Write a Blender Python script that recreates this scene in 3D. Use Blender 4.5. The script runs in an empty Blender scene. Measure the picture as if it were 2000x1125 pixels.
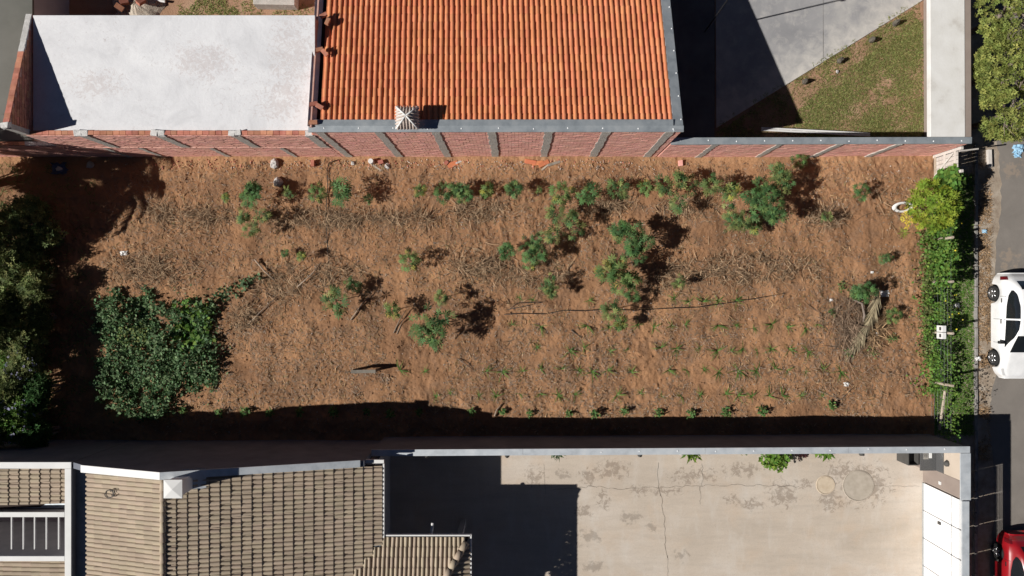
import bpy, math, random
import numpy as np
from mathutils import Vector, Matrix
R = math.radians
S = bpy.context.scene
COL = S.collection
random.seed(7)
rng = np.random.default_rng(7)

# ------------------------------------------------------------------ camera, sky, sun, exposure
H = 26.66                       # drone height; 50 photo pixels are one metre on the ground
NX, NY, F = 1010.0, 570.0, 1333.0
cam = bpy.data.cameras.new('drone_camera')
cam.sensor_width = 36.0
cam.lens = 36.0 * F / 2000.0
cam.shift_x = -(NX - 1000) / 2000.0
cam.shift_y = (NY - 562.5) / 2000.0
cam.clip_end = 3000
camo = bpy.data.objects.new('drone_camera', cam)
COL.objects.link(camo)
camo.location = (0, 0, H)
S.camera = camo

SUN_EL, SUN_AZ = 36.2, 13.2     # elevation; direction the shadows run, degrees left of +x
W = bpy.data.worlds.new('World')
S.world = W
W.use_nodes = True
wn = W.node_tree
bg = wn.nodes['Background']
sky = wn.nodes.new('ShaderNodeTexSky')
sky.sky_type = 'NISHITA'
sky.sun_disc = False
sky.sun_elevation = R(SUN_EL)
sky.sun_rotation = math.atan2(-math.cos(R(SUN_AZ)), -math.sin(R(SUN_AZ))) % (2 * math.pi)
wn.links.new(sky.outputs[0], bg.inputs[0])
sky.air_density = 0.22; sky.dust_density = 0.15; sky.altitude = 900
bg.inputs[1].default_value = 0.05
sl = bpy.data.lights.new('sun', 'SUN')
sl.energy = 5.0
sl.angle = R(0.53)
sl.color = (1.0, 0.965, 0.91)
so = bpy.data.objects.new('sun', sl)
COL.objects.link(so)
sd = Vector((math.cos(R(SUN_AZ)) * math.cos(R(SUN_EL)), math.sin(R(SUN_AZ)) * math.cos(R(SUN_EL)), -math.sin(R(SUN_EL))))
so.rotation_euler = sd.to_track_quat('-Z', 'Y').to_euler()
so.location = (-30, -8, 30)
S.view_settings.view_transform = 'Standard'
S.view_settings.look = 'None'
S.view_settings.exposure = 0.14
S.view_settings.gamma = 1.0
S.view_settings.use_curve_mapping = False

# ------------------------------------------------------------------ helpers
def g(px, py):                  # ground plan: 50 units per metre
    return ((px - NX) / 50.0, (NY - py) / 50.0)
def at(px, py, z=0.0):          # the plan position of a point seen at height z
    k = (H - z) / F
    return Vector(((px - NX) * k, (NY - py) * k, z))

def tag(o, label=None, cat=None, group=None, kind=None):
    if label: o['label'] = label
    if cat: o['category'] = cat
    if group: o['group'] = group
    if kind: o['kind'] = kind
    return o
def thing(name, label, cat, loc=(0, 0, 0), rz=0.0, group=None):
    o = bpy.data.objects.new(name, None)
    o.empty_display_size = 0.2
    COL.objects.link(o)
    o.location = loc
    o.rotation_euler = (0, 0, rz)
    return tag(o, label, cat, group)
def child(o, parent, keep=True):
    o.parent = parent
    if keep:                    # vertices were given in world space
        m = Matrix.Translation(parent.location)
        q = parent
        if q.parent: m = q.parent.matrix_parent_inverse.inverted() @ m if False else m
        o.matrix_parent_inverse = m.inverted()
    return o
ORD = ['first', 'second', 'third', 'fourth', 'fifth', 'sixth', 'seventh', 'eighth', 'ninth', 'tenth', 'eleventh', 'twelfth',
       'thirteenth', 'fourteenth', 'fifteenth', 'sixteenth', 'seventeenth', 'eighteenth', 'nineteenth', 'twentieth',
       'twenty-first', 'twenty-second', 'twenty-third', 'twenty-fourth', 'twenty-fifth', 'twenty-sixth']

def obj(name, me, mat=None, parent=None, world=True):
    o = bpy.data.objects.new(name, me)
    COL.objects.link(o)
    if mat is not None and not me.materials:
        me.materials.append(mat)
    if parent is not None:
        if world and parent.type == 'EMPTY':
            child(o, parent)
        else:
            o.parent = parent
            if world: o.matrix_parent_inverse = Matrix.Identity(4)
    return o

class MB:
    """collects faces of one mesh; every face carries a random 0..1 value 'var'"""
    def __init__(s): s.v, s.f, s.r = [], [], []
    def add(s, vs, fs, r=None):
        n = len(s.v)
        s.v += [tuple(v) for v in vs]
        r = random.random() if r is None else r
        for f in fs:
            s.f.append(tuple(i + n for i in f)); s.r.append(r)
        return s
    def box(s, c, size, rz=0.0, r=None, mat=None, jit=0.0):
        hx, hy, hz = [q / 2 for q in size]
        m = mat if mat is not None else Matrix.Rotation(rz, 3, 'Z')
        vs = []
        for z in (-hz, hz):
            for x, y in ((-hx, -hy), (hx, -hy), (hx, hy), (-hx, hy)):
                p = Vector((x, y, z))
                if jit: p += Vector((random.uniform(-jit, jit), random.uniform(-jit, jit), random.uniform(-jit, jit)))
                vs.append(m @ p + Vector(c))
        return s.add(vs, [(0, 3, 2, 1), (4, 5, 6, 7), (0, 1, 5, 4), (1, 2, 6, 5), (2, 3, 7, 6), (3, 0, 4, 7)], r)
    def prism(s, poly, z0, z1, r=None):          # poly: plan points; z0/z1 numbers or per-point lists
        n = len(poly)
        a = z0 if isinstance(z0, (list, tuple)) else [z0] * n
        b = z1 if isinstance(z1, (list, tuple)) else [z1] * n
        vs = [(p[0], p[1], a[i]) for i, p in enumerate(poly)] + [(p[0], p[1], b[i]) for i, p in enumerate(poly)]
        ar = sum(poly[i][0] * poly[(i + 1) % n][1] - poly[(i + 1) % n][0] * poly[i][1] for i in range(n))
        fs = [tuple(range(n - 1, -1, -1)), tuple(range(n, 2 * n))] + [(i, (i + 1) % n, n + (i + 1) % n, n + i) for i in range(n)]
        if ar < 0: fs = [tuple(reversed(f)) for f in fs]
        return s.add(vs, fs, r)
    def tube(s, pts, rad, n=6, r=None, cap=True):
        pts = [Vector(p) for p in pts]
        rad = rad if isinstance(rad, (list, tuple)) else [rad] * len(pts)
        vs, fs = [], []
        for i, p in enumerate(pts):
            d = (pts[min(i + 1, len(pts) - 1)] - pts[max(i - 1, 0)])
            d = d.normalized() if d.length > 1e-9 else Vector((0, 0, 1))
            u = d.cross(Vector((0, 0, 1)))
            if u.length < 1e-3: u = Vector((1, 0, 0))
            u.normalize(); w = d.cross(u)
            for k in range(n):
                a = 2 * math.pi * k / n
                vs.append(p + (u * math.cos(a) + w * math.sin(a)) * rad[i])
        for i in range(len(pts) - 1):
            for k in range(n):
                k2 = (k + 1) % n
                fs.append((i * n + k, i * n + k2, (i + 1) * n + k2, (i + 1) * n + k))
        if cap:
            fs.append(tuple(range(n - 1, -1, -1))); fs.append(tuple((len(pts) - 1) * n + k for k in range(n)))
        return s.add(vs, fs, r)
    def disc(s, c, rad, z0, z1, n=24, r=None):
        return s.prism([(c[0] + rad * math.cos(2 * math.pi * k / n), c[1] + rad * math.sin(2 * math.pi * k / n)) for k in range(n)], z0, z1, r)
    def lathe(s, c, prof, n=20, r=None):         # prof: (radius, z)
        vs, fs = [], []
        for rr, z in prof:
            for k in range(n):
                a = 2 * math.pi * k / n
                vs.append((c[0] + rr * math.cos(a), c[1] + rr * math.sin(a), c[2] + z))
        for i in range(len(prof) - 1):
            for k in range(n):
                k2 = (k + 1) % n
                fs.append((i * n + k, i * n + k2, (i + 1) * n + k2, (i + 1) * n + k))
        return s.add(vs, fs, r)
    def mesh(s, name, smooth=False):
        me = bpy.data.meshes.new(name)
        me.from_pydata(s.v, [], s.f)
        a = me.attributes.new('var', 'FLOAT', 'FACE')
        a.data.foreach_set('value', s.r)
        if smooth: me.polygons.foreach_set('use_smooth', [True] * len(me.polygons))
        me.update()
        return me
    def build(s, name, mat, parent=None, smooth=False, world=True):
        return obj(name, s.mesh(name, smooth), mat, parent, world)

def bevel(o, w=0.01, seg=2):
    m = o.modifiers.new('bevel', 'BEVEL'); m.width = w; m.segments = seg; m.limit_method = 'ANGLE'; m.angle_limit = R(40)
    return o

def np_mesh(name, V, Fq, var=None, smooth=False):
    """V (n,3), Fq (m,k) faces all of k corners, var per face"""
    me = bpy.data.meshes.new(name)
    k = Fq.shape[1]
    me.vertices.add(len(V)); me.vertices.foreach_set('co', np.asarray(V, np.float32).ravel())
    me.loops.add(Fq.size); me.loops.foreach_set('vertex_index', np.asarray(Fq, np.int32).ravel())
    me.polygons.add(len(Fq)); me.polygons.foreach_set('loop_start', np.arange(0, Fq.size, k, dtype=np.int32))
    if smooth: me.polygons.foreach_set('use_smooth', np.ones(len(Fq), bool))
    if var is not None:
        a = me.attributes.new('var', 'FLOAT', 'FACE'); a.data.foreach_set('value', np.asarray(var, np.float32))
    me.update(calc_edges=True)
    return me
def instance(tv, tf, mats, locs):
    """template verts tv (n,3), faces tf (m,4), mats (N,3,3), locs (N,3) -> V, F"""
    N, n = len(locs), len(tv)
    V = (np.einsum('nij,kj->nki', mats, tv) + locs[:, None, :]).reshape(-1, 3)
    Fq = (tf[None] + (np.arange(N) * n)[:, None, None]).reshape(-1, tf.shape[1])
    return V, Fq
def frames(d, roll, scale):
    """rotation-scale matrices whose local +X runs along d and local Z leans up, rolled"""
    d = d / np.linalg.norm(d, axis=1)[:, None]
    up = np.array([0, 0, 1.0]) + 0 * d
    y = np.cross(up, d); ln = np.linalg.norm(y, axis=1)
    y[ln < 1e-4] = [0, 1, 0]; y /= np.linalg.norm(y, axis=1)[:, None]
    z = np.cross(d, y)
    c, s_ = np.cos(roll)[:, None], np.sin(roll)[:, None]
    y2, z2 = y * c + z * s_, z * c - y * s_
    return np.stack([d, y2, z2], axis=2) * np.asarray(scale)[:, None, None]

def vnoise(x, y, seed=0):
    xi, yi = np.floor(x).astype(np.int64), np.floor(y).astype(np.int64)
    fx, fy = x - xi, y - yi
    fx, fy = fx * fx * (3 - 2 * fx), fy * fy * (3 - 2 * fy)
    def h(a, b):
        n = (a * 374761393 + b * 668265263 + seed * 974634777) & 0xffffffff
        n = ((n ^ (n >> 13)) * 1274126177) & 0xffffffff
        return ((n ^ (n >> 16)) & 0xffff) / 65535.0
    return (h(xi, yi) * (1 - fx) + h(xi + 1, yi) * fx) * (1 - fy) + (h(xi, yi + 1) * (1 - fx) + h(xi + 1, yi + 1) * fx) * fy
def fbm(x, y, seed=0, o=4):
    t, a, n = 0, 1.0, 0
    for i in range(o):
        t = t + a * vnoise(x * 2 ** i, y * 2 ** i, seed + i); n += a; a *= 0.5
    return t / n
def in_poly(x, y, poly):
    inside = np.zeros(x.shape, bool); j = len(poly) - 1
    for i in range(len(poly)):
        xi, yi = poly[i]; xj, yj = poly[j]
        c = ((yi > y) != (yj > y)) & (x < (xj - xi) * (y - yi) / (yj - yi + 1e-12) + xi)
        inside ^= c; j = i
    return inside
def soil_z(x, y):
    """relief of the hoed lot soil"""
    x = np.asarray(x, float); y = np.asarray(y, float)
    wob = 0.35 * (fbm(x * 0.7, y * 0.7, 91, 2) - 0.5)
    z = 0.16 * (fbm(x * 0.35, y * 0.35, 3, 2) - 0.5)
    z = z + 0.15 * (fbm(x * 1.7 + wob, y * 1.2, 11, 3) - 0.5) + 0.02 * np.sin(y * 7.2 + 5 * wob)
    rid = np.abs(fbm(x * 4.6 + 0.8 * y + 2 * wob, y * 2.4, 21, 2) - 0.5) * 2
    hoed = np.clip((fbm(x * 0.25, y * 0.4, 31, 2) - 0.28) * 3, 0.25, 1)
    z = z + 0.03 * hoed * (rid - 0.3) + 0.05 * (fbm(x * 7 + wob, y * 5.5, 41, 2) - 0.5) * hoed + 0.024 * (vnoise(x * 15, y * 13, 43) - 0.5)
    cl = np.clip(vnoise(x * 6.5, y * 6.0, 47) - 0.68, 0, 1); z = z + 0.13 * cl * hoed
    return z + 0.04

# ------------------------------------------------------------------ materials
def nodes_of(name):
    m = bpy.data.materials.new(name); m.use_nodes = True
    nt = m.node_tree
    return m, nt, nt.nodes['Principled BSDF'], nt.nodes['Material Output']
def N(nt, t, **kw):
    n = nt.nodes.new(t)
    for k, v in kw.items():
        if hasattr(n, k): setattr(n, k, v)
    return n
def mathn(nt, op, a, b=None, c=None, clamp=False):
    n = nt.nodes.new('ShaderNodeMath'); n.operation = op; n.use_clamp = clamp
    for i, q in enumerate((a, b, c)):
        if q is None: continue
        if isinstance(q, (int, float)): n.inputs[i].default_value = q
        else: nt.links.new(q, n.inputs[i])
    return n.outputs[0]
def noise(nt, vec, scale, detail=4, rough=0.6, dist=0.0):
    n = nt.nodes.new('ShaderNodeTexNoise')
    n.inputs['Scale'].default_value = scale; n.inputs['Detail'].default_value = detail
    n.inputs['Roughness'].default_value = rough; n.inputs['Distortion'].default_value = dist
    nt.links.new(vec, n.inputs['Vector'])
    return n.outputs['Fac']
def ramp(nt, fac, stops):
    n = nt.nodes.new('ShaderNodeValToRGB')
    e = n.color_ramp.elements
    while len(e) < len(stops): e.new(0.5)
    for i, (p, c) in enumerate(stops):
        e[i].position = p; e[i].color = (*c, 1) if len(c) == 3 else c
    nt.links.new(fac, n.inputs[0])
    return n.outputs[0]
def mix(nt, fac, a, b, mode='MIX'):
    n = nt.nodes.new('ShaderNodeMix'); n.data_type = 'RGBA'; n.blend_type = mode
    for i, q in ((0, fac), (6, a), (7, b)):
        if isinstance(q, (int, float)): n.inputs[i].default_value = q
        elif isinstance(q, tuple): n.inputs[i].default_value = (*q, 1)
        else: nt.links.new(q, n.inputs[i])
    return n.outputs[2]
def pos(nt, sc=(1, 1, 1)):
    p = nt.nodes.new('ShaderNodeNewGeometry').outputs['Position']
    m = nt.nodes.new('ShaderNodeMapping'); m.inputs['Scale'].default_value = sc
    nt.links.new(p, m.inputs['Vector'])
    return m.outputs[0]
def varf(nt):
    a = N(nt, 'ShaderNodeAttribute'); a.attribute_name = 'var'
    o = N(nt, 'ShaderNodeObjectInfo')
    return mathn(nt, 'FRACT', mathn(nt, 'ADD', a.outputs['Fac'], o.outputs['Random']))
def bumpn(nt, h, bsdf, strength, dist=0.02):
    b = N(nt, 'ShaderNodeBump'); b.inputs['Strength'].default_value = strength; b.inputs['Distance'].default_value = dist
    nt.links.new(h, b.inputs['Height']); nt.links.new(b.outputs[0], bsdf.inputs['Normal'])

def M(name, stops, scale=3.0, rough=0.85, bump=0.3, bscale=40.0, bdist=0.01, var=0.0, sc=(1, 1, 1), metal=0.0, spec=0.3, dist=0.0, coat=0.0, hue=0.0):
    """general surface: colours from a noise ramp, per-piece variation, fine bump"""
    m, nt, b, out = nodes_of(name)
    P = pos(nt, sc)
    if len(stops) == 1: stops = [(0.3, tuple(c * 0.88 for c in stops[0])), (0.7, tuple(min(1, c * 1.1) for c in stops[0]))]
    c = ramp(nt, noise(nt, P, scale, 6, 0.62, dist), stops)
    if var > 0:
        v = varf(nt)
        h = N(nt, 'ShaderNodeHueSaturation')
        nt.links.new(c, h.inputs['Color'])
        nt.links.new(mathn(nt, 'MULTIPLY_ADD', v, 2 * var, 1 - var), h.inputs['Value'])
        if hue: nt.links.new(mathn(nt, 'MULTIPLY_ADD', mathn(nt, 'FRACT', mathn(nt, 'MULTIPLY', v, 7.31)), 2 * hue, 0.5 - hue), h.inputs['Hue'])
        c = h.outputs[0]
    nt.links.new(c, b.inputs['Base Color'])
    b.inputs['Roughness'].default_value = rough; b.inputs['Metallic'].default_value = metal
    b.inputs['Specular IOR Level'].default_value = spec; b.inputs['Coat Weight'].default_value = coat
    if bump: bumpn(nt, noise(nt, P, bscale, 5, 0.65), b, bump, bdist)
    return m
def LEAF(name, c0, c1, var=0.3, hue=0.02, trans=0.28, rough=0.68):
    m, nt, b, out = nodes_of(name)
    v = varf(nt)
    c = mix(nt, v, c0, c1)
    h = N(nt, 'ShaderNodeHueSaturation'); nt.links.new(c, h.inputs['Color'])
    f = mathn(nt, 'FRACT', mathn(nt, 'MULTIPLY', v, 13.7))
    nt.links.new(mathn(nt, 'MULTIPLY_ADD', f, 2 * var, 1 - var), h.inputs['Value'])
    nt.links.new(mathn(nt, 'MULTIPLY_ADD', mathn(nt, 'FRACT', mathn(nt, 'MULTIPLY', v, 5.3)), 2 * hue, 0.5 - hue), h.inputs['Hue'])
    nt.links.new(h.outputs[0], b.inputs['Base Color'])
    b.inputs['Roughness'].default_value = rough; b.inputs['Specular IOR Level'].default_value = 0.2
    t = N(nt, 'ShaderNodeBsdfTranslucent'); nt.links.new(h.outputs[0], t.inputs['Color'])
    mx = N(nt, 'ShaderNodeMixShader'); mx.inputs[0].default_value = trans
    nt.links.new(b.outputs[0], mx.inputs[1]); nt.links.new(t.outputs[0], mx.inputs[2]); nt.links.new(mx.outputs[0], out.inputs[0])
    return m
def blobs(nt, P, spots, nz):
    """mask of stains with a ragged edge; spots: (px, py, rx, ry) in plan units"""
    tot = None
    sep = N(nt, 'ShaderNodeSeparateXYZ'); nt.links.new(P, sep.inputs[0])
    for (px, py, rx, ry) in spots:
        x, y = g(px, py)
        dx = mathn(nt, 'MULTIPLY', mathn(nt, 'SUBTRACT', sep.outputs[0], x), 50.0 / rx)
        dy = mathn(nt, 'MULTIPLY', mathn(nt, 'SUBTRACT', sep.outputs[1], y), 50.0 / ry)
        d = mathn(nt, 'SQRT', mathn(nt, 'ADD', mathn(nt, 'MULTIPLY', dx, dx), mathn(nt, 'MULTIPLY', dy, dy)))
        k = mathn(nt, 'SUBTRACT', 1.3, d, clamp=True)
        tot = k if tot is None else mathn(nt, 'MAXIMUM', tot, k)
    q = mathn(nt, 'ADD', mathn(nt, 'MULTIPLY', tot, 0.55), mathn(nt, 'MULTIPLY', mathn(nt, 'SUBTRACT', nz, 0.5), 3.4))
    return mathn(nt, 'MULTIPLY', mathn(nt, 'MULTIPLY', mathn(nt, 'SUBTRACT', q, 0.3), 3.5, clamp=True), mathn(nt, 'MULTIPLY', tot, 3.0, clamp=True), clamp=True)

def soil_material():
    m, nt, b, out = nodes_of('lot_soil')
    P = pos(nt)
    c = ramp(nt, noise(nt, P, 0.55, 6, 0.65, 0.4), [(0.28, (0.255, 0.138, 0.075)), (0.5, (0.36, 0.192, 0.1)), (0.72, (0.49, 0.266, 0.138))])
    grey = ramp(nt, noise(nt, P, 1.7, 8, 0.7, 0.6), [(0.46, (0, 0, 0)), (0.7, (1, 1, 1))])
    c = mix(nt, mathn(nt, 'MULTIPLY', grey, 0.8), c, (0.235, 0.15, 0.098))
    bits = ramp(nt, noise(nt, pos(nt, (1, 0.55, 1)), 26, 3, 0.7, 1.2), [(0.6, (0, 0, 0)), (0.72, (1, 1, 1))])
    c = mix(nt, mathn(nt, 'MULTIPLY', bits, 0.42), c, (0.5, 0.34, 0.21))
    dk = ramp(nt, noise(nt, pos(nt, (1.0, 0.6, 1)), 9, 7, 0.8, 1.5), [(0.26, (1, 1, 1)), (0.42, (0, 0, 0))])
    c = mix(nt, mathn(nt, 'MULTIPLY', dk, 0.4), c, (0.13, 0.078, 0.05))
    spy = N(nt, 'ShaderNodeSeparateXYZ'); nt.links.new(P, spy.inputs[0])
    strip_ = mathn(nt, 'MULTIPLY', mathn(nt, 'SUBTRACT', mathn(nt, 'ADD', spy.outputs[1], mathn(nt, 'MULTIPLY', noise(nt, P, 1.3, 4), 0.9)), 4.85), 1.5, clamp=True)
    c = mix(nt, mathn(nt, 'MULTIPLY', strip_, 0.55), c, (0.49, 0.28, 0.15))
    damp = ramp(nt, noise(nt, P, 0.28, 4, 0.6, 0.5), [(0.36, (1, 1, 1)), (0.56, (0, 0, 0))])
    c = mix(nt, mathn(nt, 'MULTIPLY', damp, 0.35), c, (0.2, 0.108, 0.062))
    nt.links.new(c, b.inputs['Base Color'])
    b.inputs['Roughness'].default_value = 0.95; b.inputs['Specular IOR Level'].default_value = 0.12
    h = mathn(nt, 'ADD', noise(nt, P, 16, 8, 0.75), mathn(nt, 'MULTIPLY', noise(nt, P, 60, 4, 0.7), 0.4))
    bumpn(nt, h, b, 1.0, 0.04)
    return m
def yard_material():
    m, nt, b, out = nodes_of('yard_concrete')
    P = pos(nt)
    c = ramp(nt, noise(nt, pos(nt, (0.5, 1, 1)), 0.5, 7, 0.62, 0.5), [(0.28, (0.47, 0.40, 0.33)), (0.5, (0.545, 0.465, 0.385)), (0.7, (0.6, 0.53, 0.46))])
    pk = ramp(nt, noise(nt, P, 0.9, 5, 0.6, 0.3), [(0.52, (0, 0, 0)), (0.72, (1, 1, 1))])
    c = mix(nt, mathn(nt, 'MULTIPLY', pk, 0.4), c, (0.56, 0.42, 0.3))
    c = mix(nt, mathn(nt, 'MULTIPLY', ramp(nt, noise(nt, P, 22, 6, 0.7), [(0.35, (1, 1, 1)), (0.55, (0, 0, 0))]), 0.14), c, (0.2, 0.16, 0.12))
    stk = ramp(nt, noise(nt, pos(nt, (0.35, 2.2, 1)), 1.6, 8, 0.7, 0.3), [(0.45, (0, 0, 0)), (0.75, (1, 1, 1))])
    c = mix(nt, mathn(nt, 'MULTIPLY', stk, 0.4), c, (0.36, 0.31, 0.26))
    stk2 = ramp(nt, noise(nt, pos(nt, (1.6, 0.5, 1)), 1.3, 8, 0.7, 0.3), [(0.5, (0, 0, 0)), (0.75, (1, 1, 1))])
    c = mix(nt, mathn(nt, 'MULTIPLY', stk2, 0.45), c, (0.62, 0.585, 0.54))
    spk = ramp(nt, noise(nt, P, 11, 6, 0.8), [(0.26, (1, 1, 1)), (0.38, (0, 0, 0))])
    c = mix(nt, mathn(nt, 'MULTIPLY', spk, 0.6), c, (0.26, 0.2, 0.16))
    n2 = noise(nt, P, 5.0, 10, 0.74, 0.7)
    st = blobs(nt, P, [(1045, 930, 26, 22), (1150, 930, 22, 18), (1195, 918, 42, 24), (1355, 928, 55, 18), (1450, 918, 46, 16), (1530, 965, 36, 34), (1645, 920, 36, 26), (1622, 975, 30, 26),
                       (1690, 945, 60, 50), (1250, 958, 26, 14), (1430, 975, 22, 12), (1180, 975, 18, 22), (1575, 945, 20, 12), (1300, 960, 40, 10), (1470, 985, 28, 14), (1140, 1000, 22, 16)], n2)
    c = mix(nt, mathn(nt, 'MULTIPLY', st, 0.62), c, (0.24, 0.19, 0.15))
    s2 = blobs(nt, P, [(1232, 1010, 24, 14), (1275, 1030, 14, 12), (1150, 1050, 24, 20), (1160, 1105, 28, 14), (1330, 1085, 16, 14), (1100, 925, 16, 14)], noise(nt, P, 3.0, 8, 0.72))
    c = mix(nt, mathn(nt, 'MULTIPLY', s2, 0.4), c, (0.15, 0.125, 0.105))
    nt.links.new(c, b.inputs['Base Color'])
    b.inputs['Roughness'].default_value = 0.85; b.inputs['Specular IOR Level'].default_value = 0.2
    bumpn(nt, noise(nt, P, 30, 6, 0.7), b, 0.25, 0.01)
    return m
def slab_material():
    m, nt, b, out = nodes_of('slab_concrete')
    P = pos(nt)
    wv = N(nt, 'ShaderNodeTexWave'); wv.wave_type = 'RINGS'; wv.rings_direction = 'SPHERICAL'
    wv.inputs['Scale'].default_value = 1.5; wv.inputs['Distortion'].default_value = 22; wv.inputs['Detail'].default_value = 4; wv.inputs['Detail Scale'].default_value = 0.9
    mp = N(nt, 'ShaderNodeMapping'); mp.inputs['Location'].default_value = (14.5, -7, 0)
    nt.links.new(P, mp.inputs[0]); nt.links.new(mp.outputs[0], wv.inputs['Vector'])
    c = ramp(nt, noise(nt, P, 0.8, 7, 0.65, 0.7), [(0.3, (0.62, 0.62, 0.64)), (0.5, (0.72, 0.72, 0.74)), (0.7, (0.79, 0.79, 0.805))])
    c = mix(nt, mathn(nt, 'MULTIPLY', ramp(nt, wv.outputs['Fac'], [(0.0, (1, 1, 1)), (0.25, (0, 0, 0))]), 0.06), c, (0.45, 0.44, 0.45))
    d = ramp(nt, noise(nt, P, 7, 7, 0.72, 1.0), [(0.56, (0, 0, 0)), (0.7, (1, 1, 1))])
    gate = ramp(nt, noise(nt, P, 0.5, 3, 0.5), [(0.42, (0, 0, 0)), (0.62, (1, 1, 1))])
    c = mix(nt, mathn(nt, 'MULTIPLY', mathn(nt, 'MULTIPLY', d, gate), 0.6), c, (0.44, 0.38, 0.37))
    dirt = blobs(nt, P, [(632, 170, 50, 80), (615, 245, 60, 45), (480, 180, 60, 40), (300, 220, 60, 30)], noise(nt, P, 6.0, 10, 0.75, 1.2))
    c = mix(nt, mathn(nt, 'MULTIPLY', dirt, 0.4), c, (0.5, 0.42, 0.4))
    sp2 = ramp(nt, noise(nt, pos(nt, (1, 0.6, 1)), 5, 8, 0.78, 2.0), [(0.28, (1, 1, 1)), (0.42, (0, 0, 0))])
    c = mix(nt, mathn(nt, 'MULTIPLY', sp2, 0.45), c, (0.5, 0.5, 0.53))
    nt.links.new(c, b.inputs['Base Color'])
    b.inputs['Roughness'].default_value = 0.8
    hh = mathn(nt, 'ADD', mathn(nt, 'MULTIPLY', wv.outputs['Fac'], 0.15), noise(nt, P, 9, 6, 0.7, 1.0))
    bumpn(nt, hh, b, 0.3, 0.016)
    return m
def asphalt_material():
    m, nt, b, out = nodes_of('asphalt')
    P = pos(nt)
    c = ramp(nt, noise(nt, P, 0.7, 7, 0.65, 0.3), [(0.3, (0.17, 0.152, 0.135)), (0.55, (0.215, 0.192, 0.17)), (0.75, (0.26, 0.232, 0.205))])
    c = mix(nt, mathn(nt, 'MULTIPLY', ramp(nt, noise(nt, P, 70, 4, 0.8), [(0.55, (0, 0, 0)), (0.7, (1, 1, 1))]), 0.35), c, (0.3, 0.27, 0.24))
    st = blobs(nt, P, [(1980, 330, 26, 20), (1975, 505, 22, 20), (1962, 520, 14, 30), (1990, 250, 30, 14)], noise(nt, P, 3, 7, 0.7))
    c = mix(nt, mathn(nt, 'MULTIPLY', st, 0.6), c, (0.32, 0.25, 0.19))
    nt.links.new(c, b.inputs['Base Color']); b.inputs['Roughness'].default_value = 0.9
    bumpn(nt, noise(nt, P, 90, 4, 0.8), b, 0.5, 0.008)
    return m
def paving_material():
    m, nt, b, out = nodes_of('driveway_concrete')
    P = pos(nt)
    c = ramp(nt, noise(nt, P, 0.45, 8, 0.62, 0.5), [(0.3, (0.225, 0.225, 0.235)), (0.5, (0.305, 0.3, 0.305)), (0.68, (0.41, 0.395, 0.38))])
    # pale lime bloom along the slanting edge of the slab
    sp = N(nt, 'ShaderNodeSeparateXYZ'); nt.links.new(P, sp.inputs[0])
    (x0, y0), (x1, y1) = g(1400, 250), g(1790, 8)
    L = math.hypot(x1 - x0, y1 - y0); nx_, ny_ = -(y1 - y0) / L, (x1 - x0) / L
    d = mathn(nt, 'ADD', mathn(nt, 'MULTIPLY', mathn(nt, 'SUBTRACT', sp.outputs[0], x0), nx_), mathn(nt, 'MULTIPLY', mathn(nt, 'SUBTRACT', sp.outputs[1], y0), ny_))
    e = mathn(nt, 'SUBTRACT', 1.0, mathn(nt, 'DIVIDE', d, 1.3), clamp=True)
    f = mathn(nt, 'MULTIPLY', mathn(nt, 'ADD', mathn(nt, 'MULTIPLY', e, 0.75), mathn(nt, 'MULTIPLY', mathn(nt, 'SUBTRACT', noise(nt, P, 2.2, 8, 0.7, 0.4), 0.5), 2.2)), 1.0, clamp=True)
    c = mix(nt, f, c, (0.56, 0.53, 0.49))
    nt.links.new(c, b.inputs['Base Color']); b.inputs['Roughness'].default_value = 0.85
    bumpn(nt, noise(nt, P, 35, 5, 0.7), b, 0.25, 0.01)
    return m

m_soil = soil_material(); m_yard = yard_material(); m_slab = slab_material(); m_asph = asphalt_material(); m_drive = paving_material()
m_ground = M('red_earth', [(0.3, (0.3, 0.18, 0.11)), (0.5, (0.38, 0.225, 0.145)), (0.72, (0.44, 0.3, 0.2))], 0.9, 0.95, 0.8, 18, 0.03)
m_dirt = M('verge_dirt', [(0.3, (0.22, 0.165, 0.12)), (0.5, (0.35, 0.285, 0.22)), (0.7, (0.46, 0.4, 0.33))], 2.2, 0.95, 0.7, 25, 0.02)
m_sand = M('sand', [(0.3, (0.4, 0.33, 0.26)), (0.7, (0.62, 0.55, 0.46))], 5, 0.95, 0.9, 22, 0.03)
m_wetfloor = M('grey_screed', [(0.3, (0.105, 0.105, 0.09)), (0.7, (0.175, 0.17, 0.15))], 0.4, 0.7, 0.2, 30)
m_brick = M('clay_brick', [(0.3, (0.42, 0.16, 0.1)), (0.7, (0.58, 0.26, 0.175))], 5, 0.9, 0.5, 60, 0.006, var=0.24, hue=0.012)
m_brickface = M('brick_face', [(0.25, (0.72, 0.36, 0.29)), (0.55, (0.8, 0.43, 0.355)), (0.8, (0.82, 0.52, 0.44))], 2.5, 0.9, 0.4, 60, 0.006, var=0.08, hue=0.01)
m_mortar = M('mortar', [(0.3, (0.55, 0.3, 0.245)), (0.7, (0.68, 0.44, 0.37))], 6, 0.95, 0.7, 40, 0.01)
m_rawconc = M('raw_concrete', [(0.3, (0.42, 0.395, 0.355)), (0.6, (0.54, 0.51, 0.465)), (0.8, (0.6, 0.57, 0.52))], 4, 0.92, 0.8, 25, 0.02)
m_cement = M('cement_dab', [(0.3, (0.5, 0.48, 0.46)), (0.7, (0.7, 0.68, 0.66))], 6, 0.9, 0.8, 30, 0.02)
m_zinc = M('galvanised_flashing', [(0.3, (0.3, 0.335, 0.365)), (0.5, (0.40, 0.44, 0.47)), (0.72, (0.5, 0.53, 0.55))], 2.5, 0.42, 0.3, 5, 0.01, metal=0.45, spec=0.4)
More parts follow.
